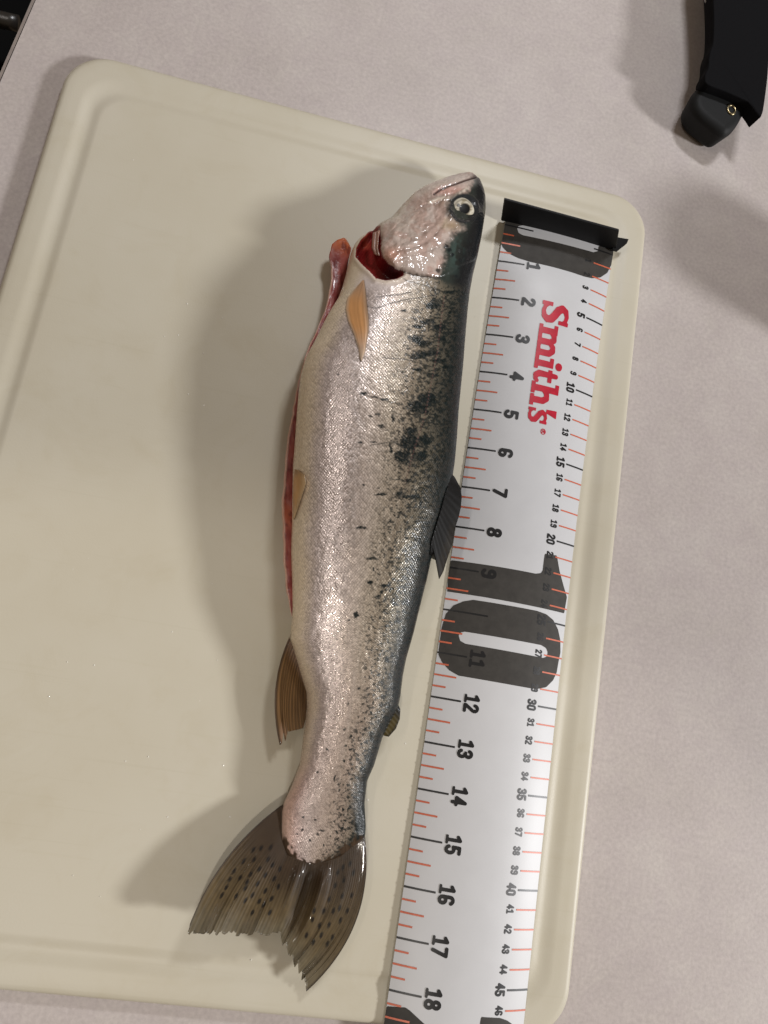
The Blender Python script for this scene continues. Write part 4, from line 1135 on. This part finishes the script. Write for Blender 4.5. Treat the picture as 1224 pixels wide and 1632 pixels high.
# ---------------------------------------------------------------- wet flecks on the board
def dome(c, r, h, seg=10, rg=4):
    V = [(c[0], c[1], c[2] + h)]; F = []
    for i in range(1, rg + 1):
        a = i / rg * math.pi / 2
        for j in range(seg):
            b = 2 * math.pi * j / seg
            V.append((c[0] + r * math.sin(a) * math.cos(b), c[1] + r * math.sin(a) * math.sin(b), c[2] + h * math.cos(a)))
    F = [(0, 1 + j, 1 + (j + 1) % seg) for j in range(seg)]
    for i in range(rg - 1):
        for j in range(seg):
            F.append((1 + i * seg + j, 1 + (i + 1) * seg + j, 1 + (i + 1) * seg + (j + 1) % seg, 1 + i * seg + (j + 1) % seg))
    return V, F
V = []; F = []
drops = [(354, 507), (284, 534), (324, 563), (395, 691), (140, 890), (338, 930), (107, 1055), (318, 1117), (236, 1206), (200, 1213), (356, 1220), (366, 1302), (223, 1322), (116, 1395), (159, 1429), (267, 1302), (274, 1007), (116, 907), (300, 628), (262, 536), (212, 255), (150, 1060), (346, 1052), (78, 1110), (646, 1185), (586, 1275), (730, 505), (757, 505), (700, 900), (298, 484), (325, 646), (560, 1470), (400, 1530)]
for x, y in drops:
    v, f_ = dome(bp(x, y, ZB), random.uniform(0.00022, 0.00055), random.uniform(0.00015, 0.0003))
    F += [tuple(i + len(V) for i in q) for q in f_]; V += v
tag(make('water_droplet', V, F, M_glint_fleck), 'tiny wet flecks scattered over the cutting board', 'droplets', kind='stuff')

# ---------------------------------------------------------------- knife in the upper right corner
kn = empty('knife', 'black knife with brass lanyard eyelet, in the upper right corner of the countertop', 'knife')
def zk(x, y): return (980 + x / 5.0164, 0 + y / 5.0164)
def slab(name, outline, z0, z1, m, parent, bevel=0.003, seg=5, taper=0.0, zo=None):
    P = np.array([bp(x, y, z1 if zo is None else zo)[:2] for x, y in outline])
    area = 0.5 * np.sum(P[:, 0] * np.roll(P[:, 1], -1) - np.roll(P[:, 0], -1) * P[:, 1])
    if area < 0: P = P[::-1]
    rings = []
    for t_ in np.linspace(0, 1, seg):
        a = t_ * math.pi / 2
        rings.append(np.c_[inset_outline(P, taper + bevel * (1 - math.sin(a))), np.full(len(P), z0 + bevel * (1 - math.cos(a)))])
    for t_ in np.linspace(0, 1, seg):
        a = t_ * math.pi / 2
        rings.append(np.c_[inset_outline(P, bevel * (1 - math.cos(a))), np.full(len(P), z1 - bevel * (1 - math.sin(a)))])
    V, F = ring_loft(rings, True, True)
    return make(name, V, F, m, parent)
def smooth_poly(pts, it=2):
    P = np.array(pts, float)
    for _ in range(it):
        Q_ = 0.75 * P + 0.25 * np.roll(P, -1, 0); R_ = 0.25 * P + 0.75 * np.roll(P, -1, 0)
        P = np.stack([Q_, R_], 1).reshape(-1, 2)
    return P
cover = smooth_poly([zk(740, -420), zk(760, -200), zk(775, 60), zk(778, 200), zk(772, 370), zk(748, 420), zk(737, 480), zk(735, 560), zk(708, 600), zk(703, 640), zk(712, 690), zk(860, 740), zk(1040, 820), zk(1062, 840), zk(1100, 890), zk(1140, 945), zk(1146, 952), zk(1150, 952), zk(1156, 946), zk(1172, 905), zk(1190, 780), zk(1210, 620), zk(1222, 420), zk(1228, 150), zk(1225, -200), zk(1215, -420)], 2)
kc = slab('knife_cover', cover, 0.019, 0.031, M_sheath, kn, 0.0007, 4, 0.0005, 0.029)
handle = smooth_poly([zk(650, 715), zk(740, 660), zk(800, 420), zk(830, 100), zk(800, -400), zk(1190, -400), zk(1195, 100), zk(1170, 500), zk(1090, 760), zk(1035, 870), zk(990, 980), zk(930, 1070), zk(870, 1110), zk(815, 1095), zk(690, 1000), zk(625, 940), zk(590, 870), zk(590, 790)], 2)
kh = slab('knife_handle', handle, 0.0005, 0.024, M_handle, kn, 0.0062, 9, 0.002, 0.018)
for k_ in (kc, kh):
    k_.data.polygons.foreach_set('use_smooth', [len(p.vertices) <= 4 for p in k_.data.polygons])
# brass eyelet
ecn = bp(*zk(932, 876), 0.0243)
V = []; nseg = 28
for i in range(nseg):
    a = 2 * math.pi * i / nseg
    for j in range(10):
        b = 2 * math.pi * j / 10
        r = 0.0030 + 0.0008 * math.cos(b)
        V.append((ecn[0] + r * math.cos(a), ecn[1] + 1.2 * r * math.sin(a), ecn[2] + 0.0007 * math.sin(b)))
F = [(i * 10 + j, ((i + 1) % nseg) * 10 + j, ((i + 1) % nseg) * 10 + (j + 1) % 10, i * 10 + (j + 1) % 10) for i in range(nseg) for j in range(10)]
make('eyelet', V, F, M_brass, kn)
V, F = dome(bp(*zk(742, 12), 0.0215), 0.0028, 0.0016, 16, 5)
make('rivet', V, F, M_chrome, kn)

# ---------------------------------------------------------------- unseen cup, a stand-in for the unknown object that throws the round shadow
def lathe(prof_, c, seg=40):
    V = []; F = []
    for r, z in prof_:
        for j in range(seg):
            a = 2 * math.pi * j / seg
            V.append((c[0] + r * math.cos(a), c[1] + r * math.sin(a), c[2] + z))
    F = [tuple(x) for x in grid_faces(len(prof_), seg, True, True)]
    return np.array(V), F
caster = empty('shadow_caster', 'unseen cream cup added just outside the right edge to cast the round shadow', 'shadow_caster')
jc = (0.305, 0.005, 0.0)
V, F = lathe([(0.0, 0.0005), (0.036, 0.0005), (0.041, 0.004), (0.042, 0.03), (0.042, 0.086), (0.0405, 0.088), (0.039, 0.086), (0.039, 0.012), (0.0, 0.009)], jc)
make('caster_body', V, F, M_board, caster)
V, F = tube([(jc[0] + 0.040 + 0.024 * math.sin(t_), jc[1] + 0.01, 0.045 + 0.026 * math.cos(t_)) for t_ in np.linspace(0.1, math.pi - 0.1, 16)], 0.0045, 12)
make('caster_handle', V, F, M_board, caster)
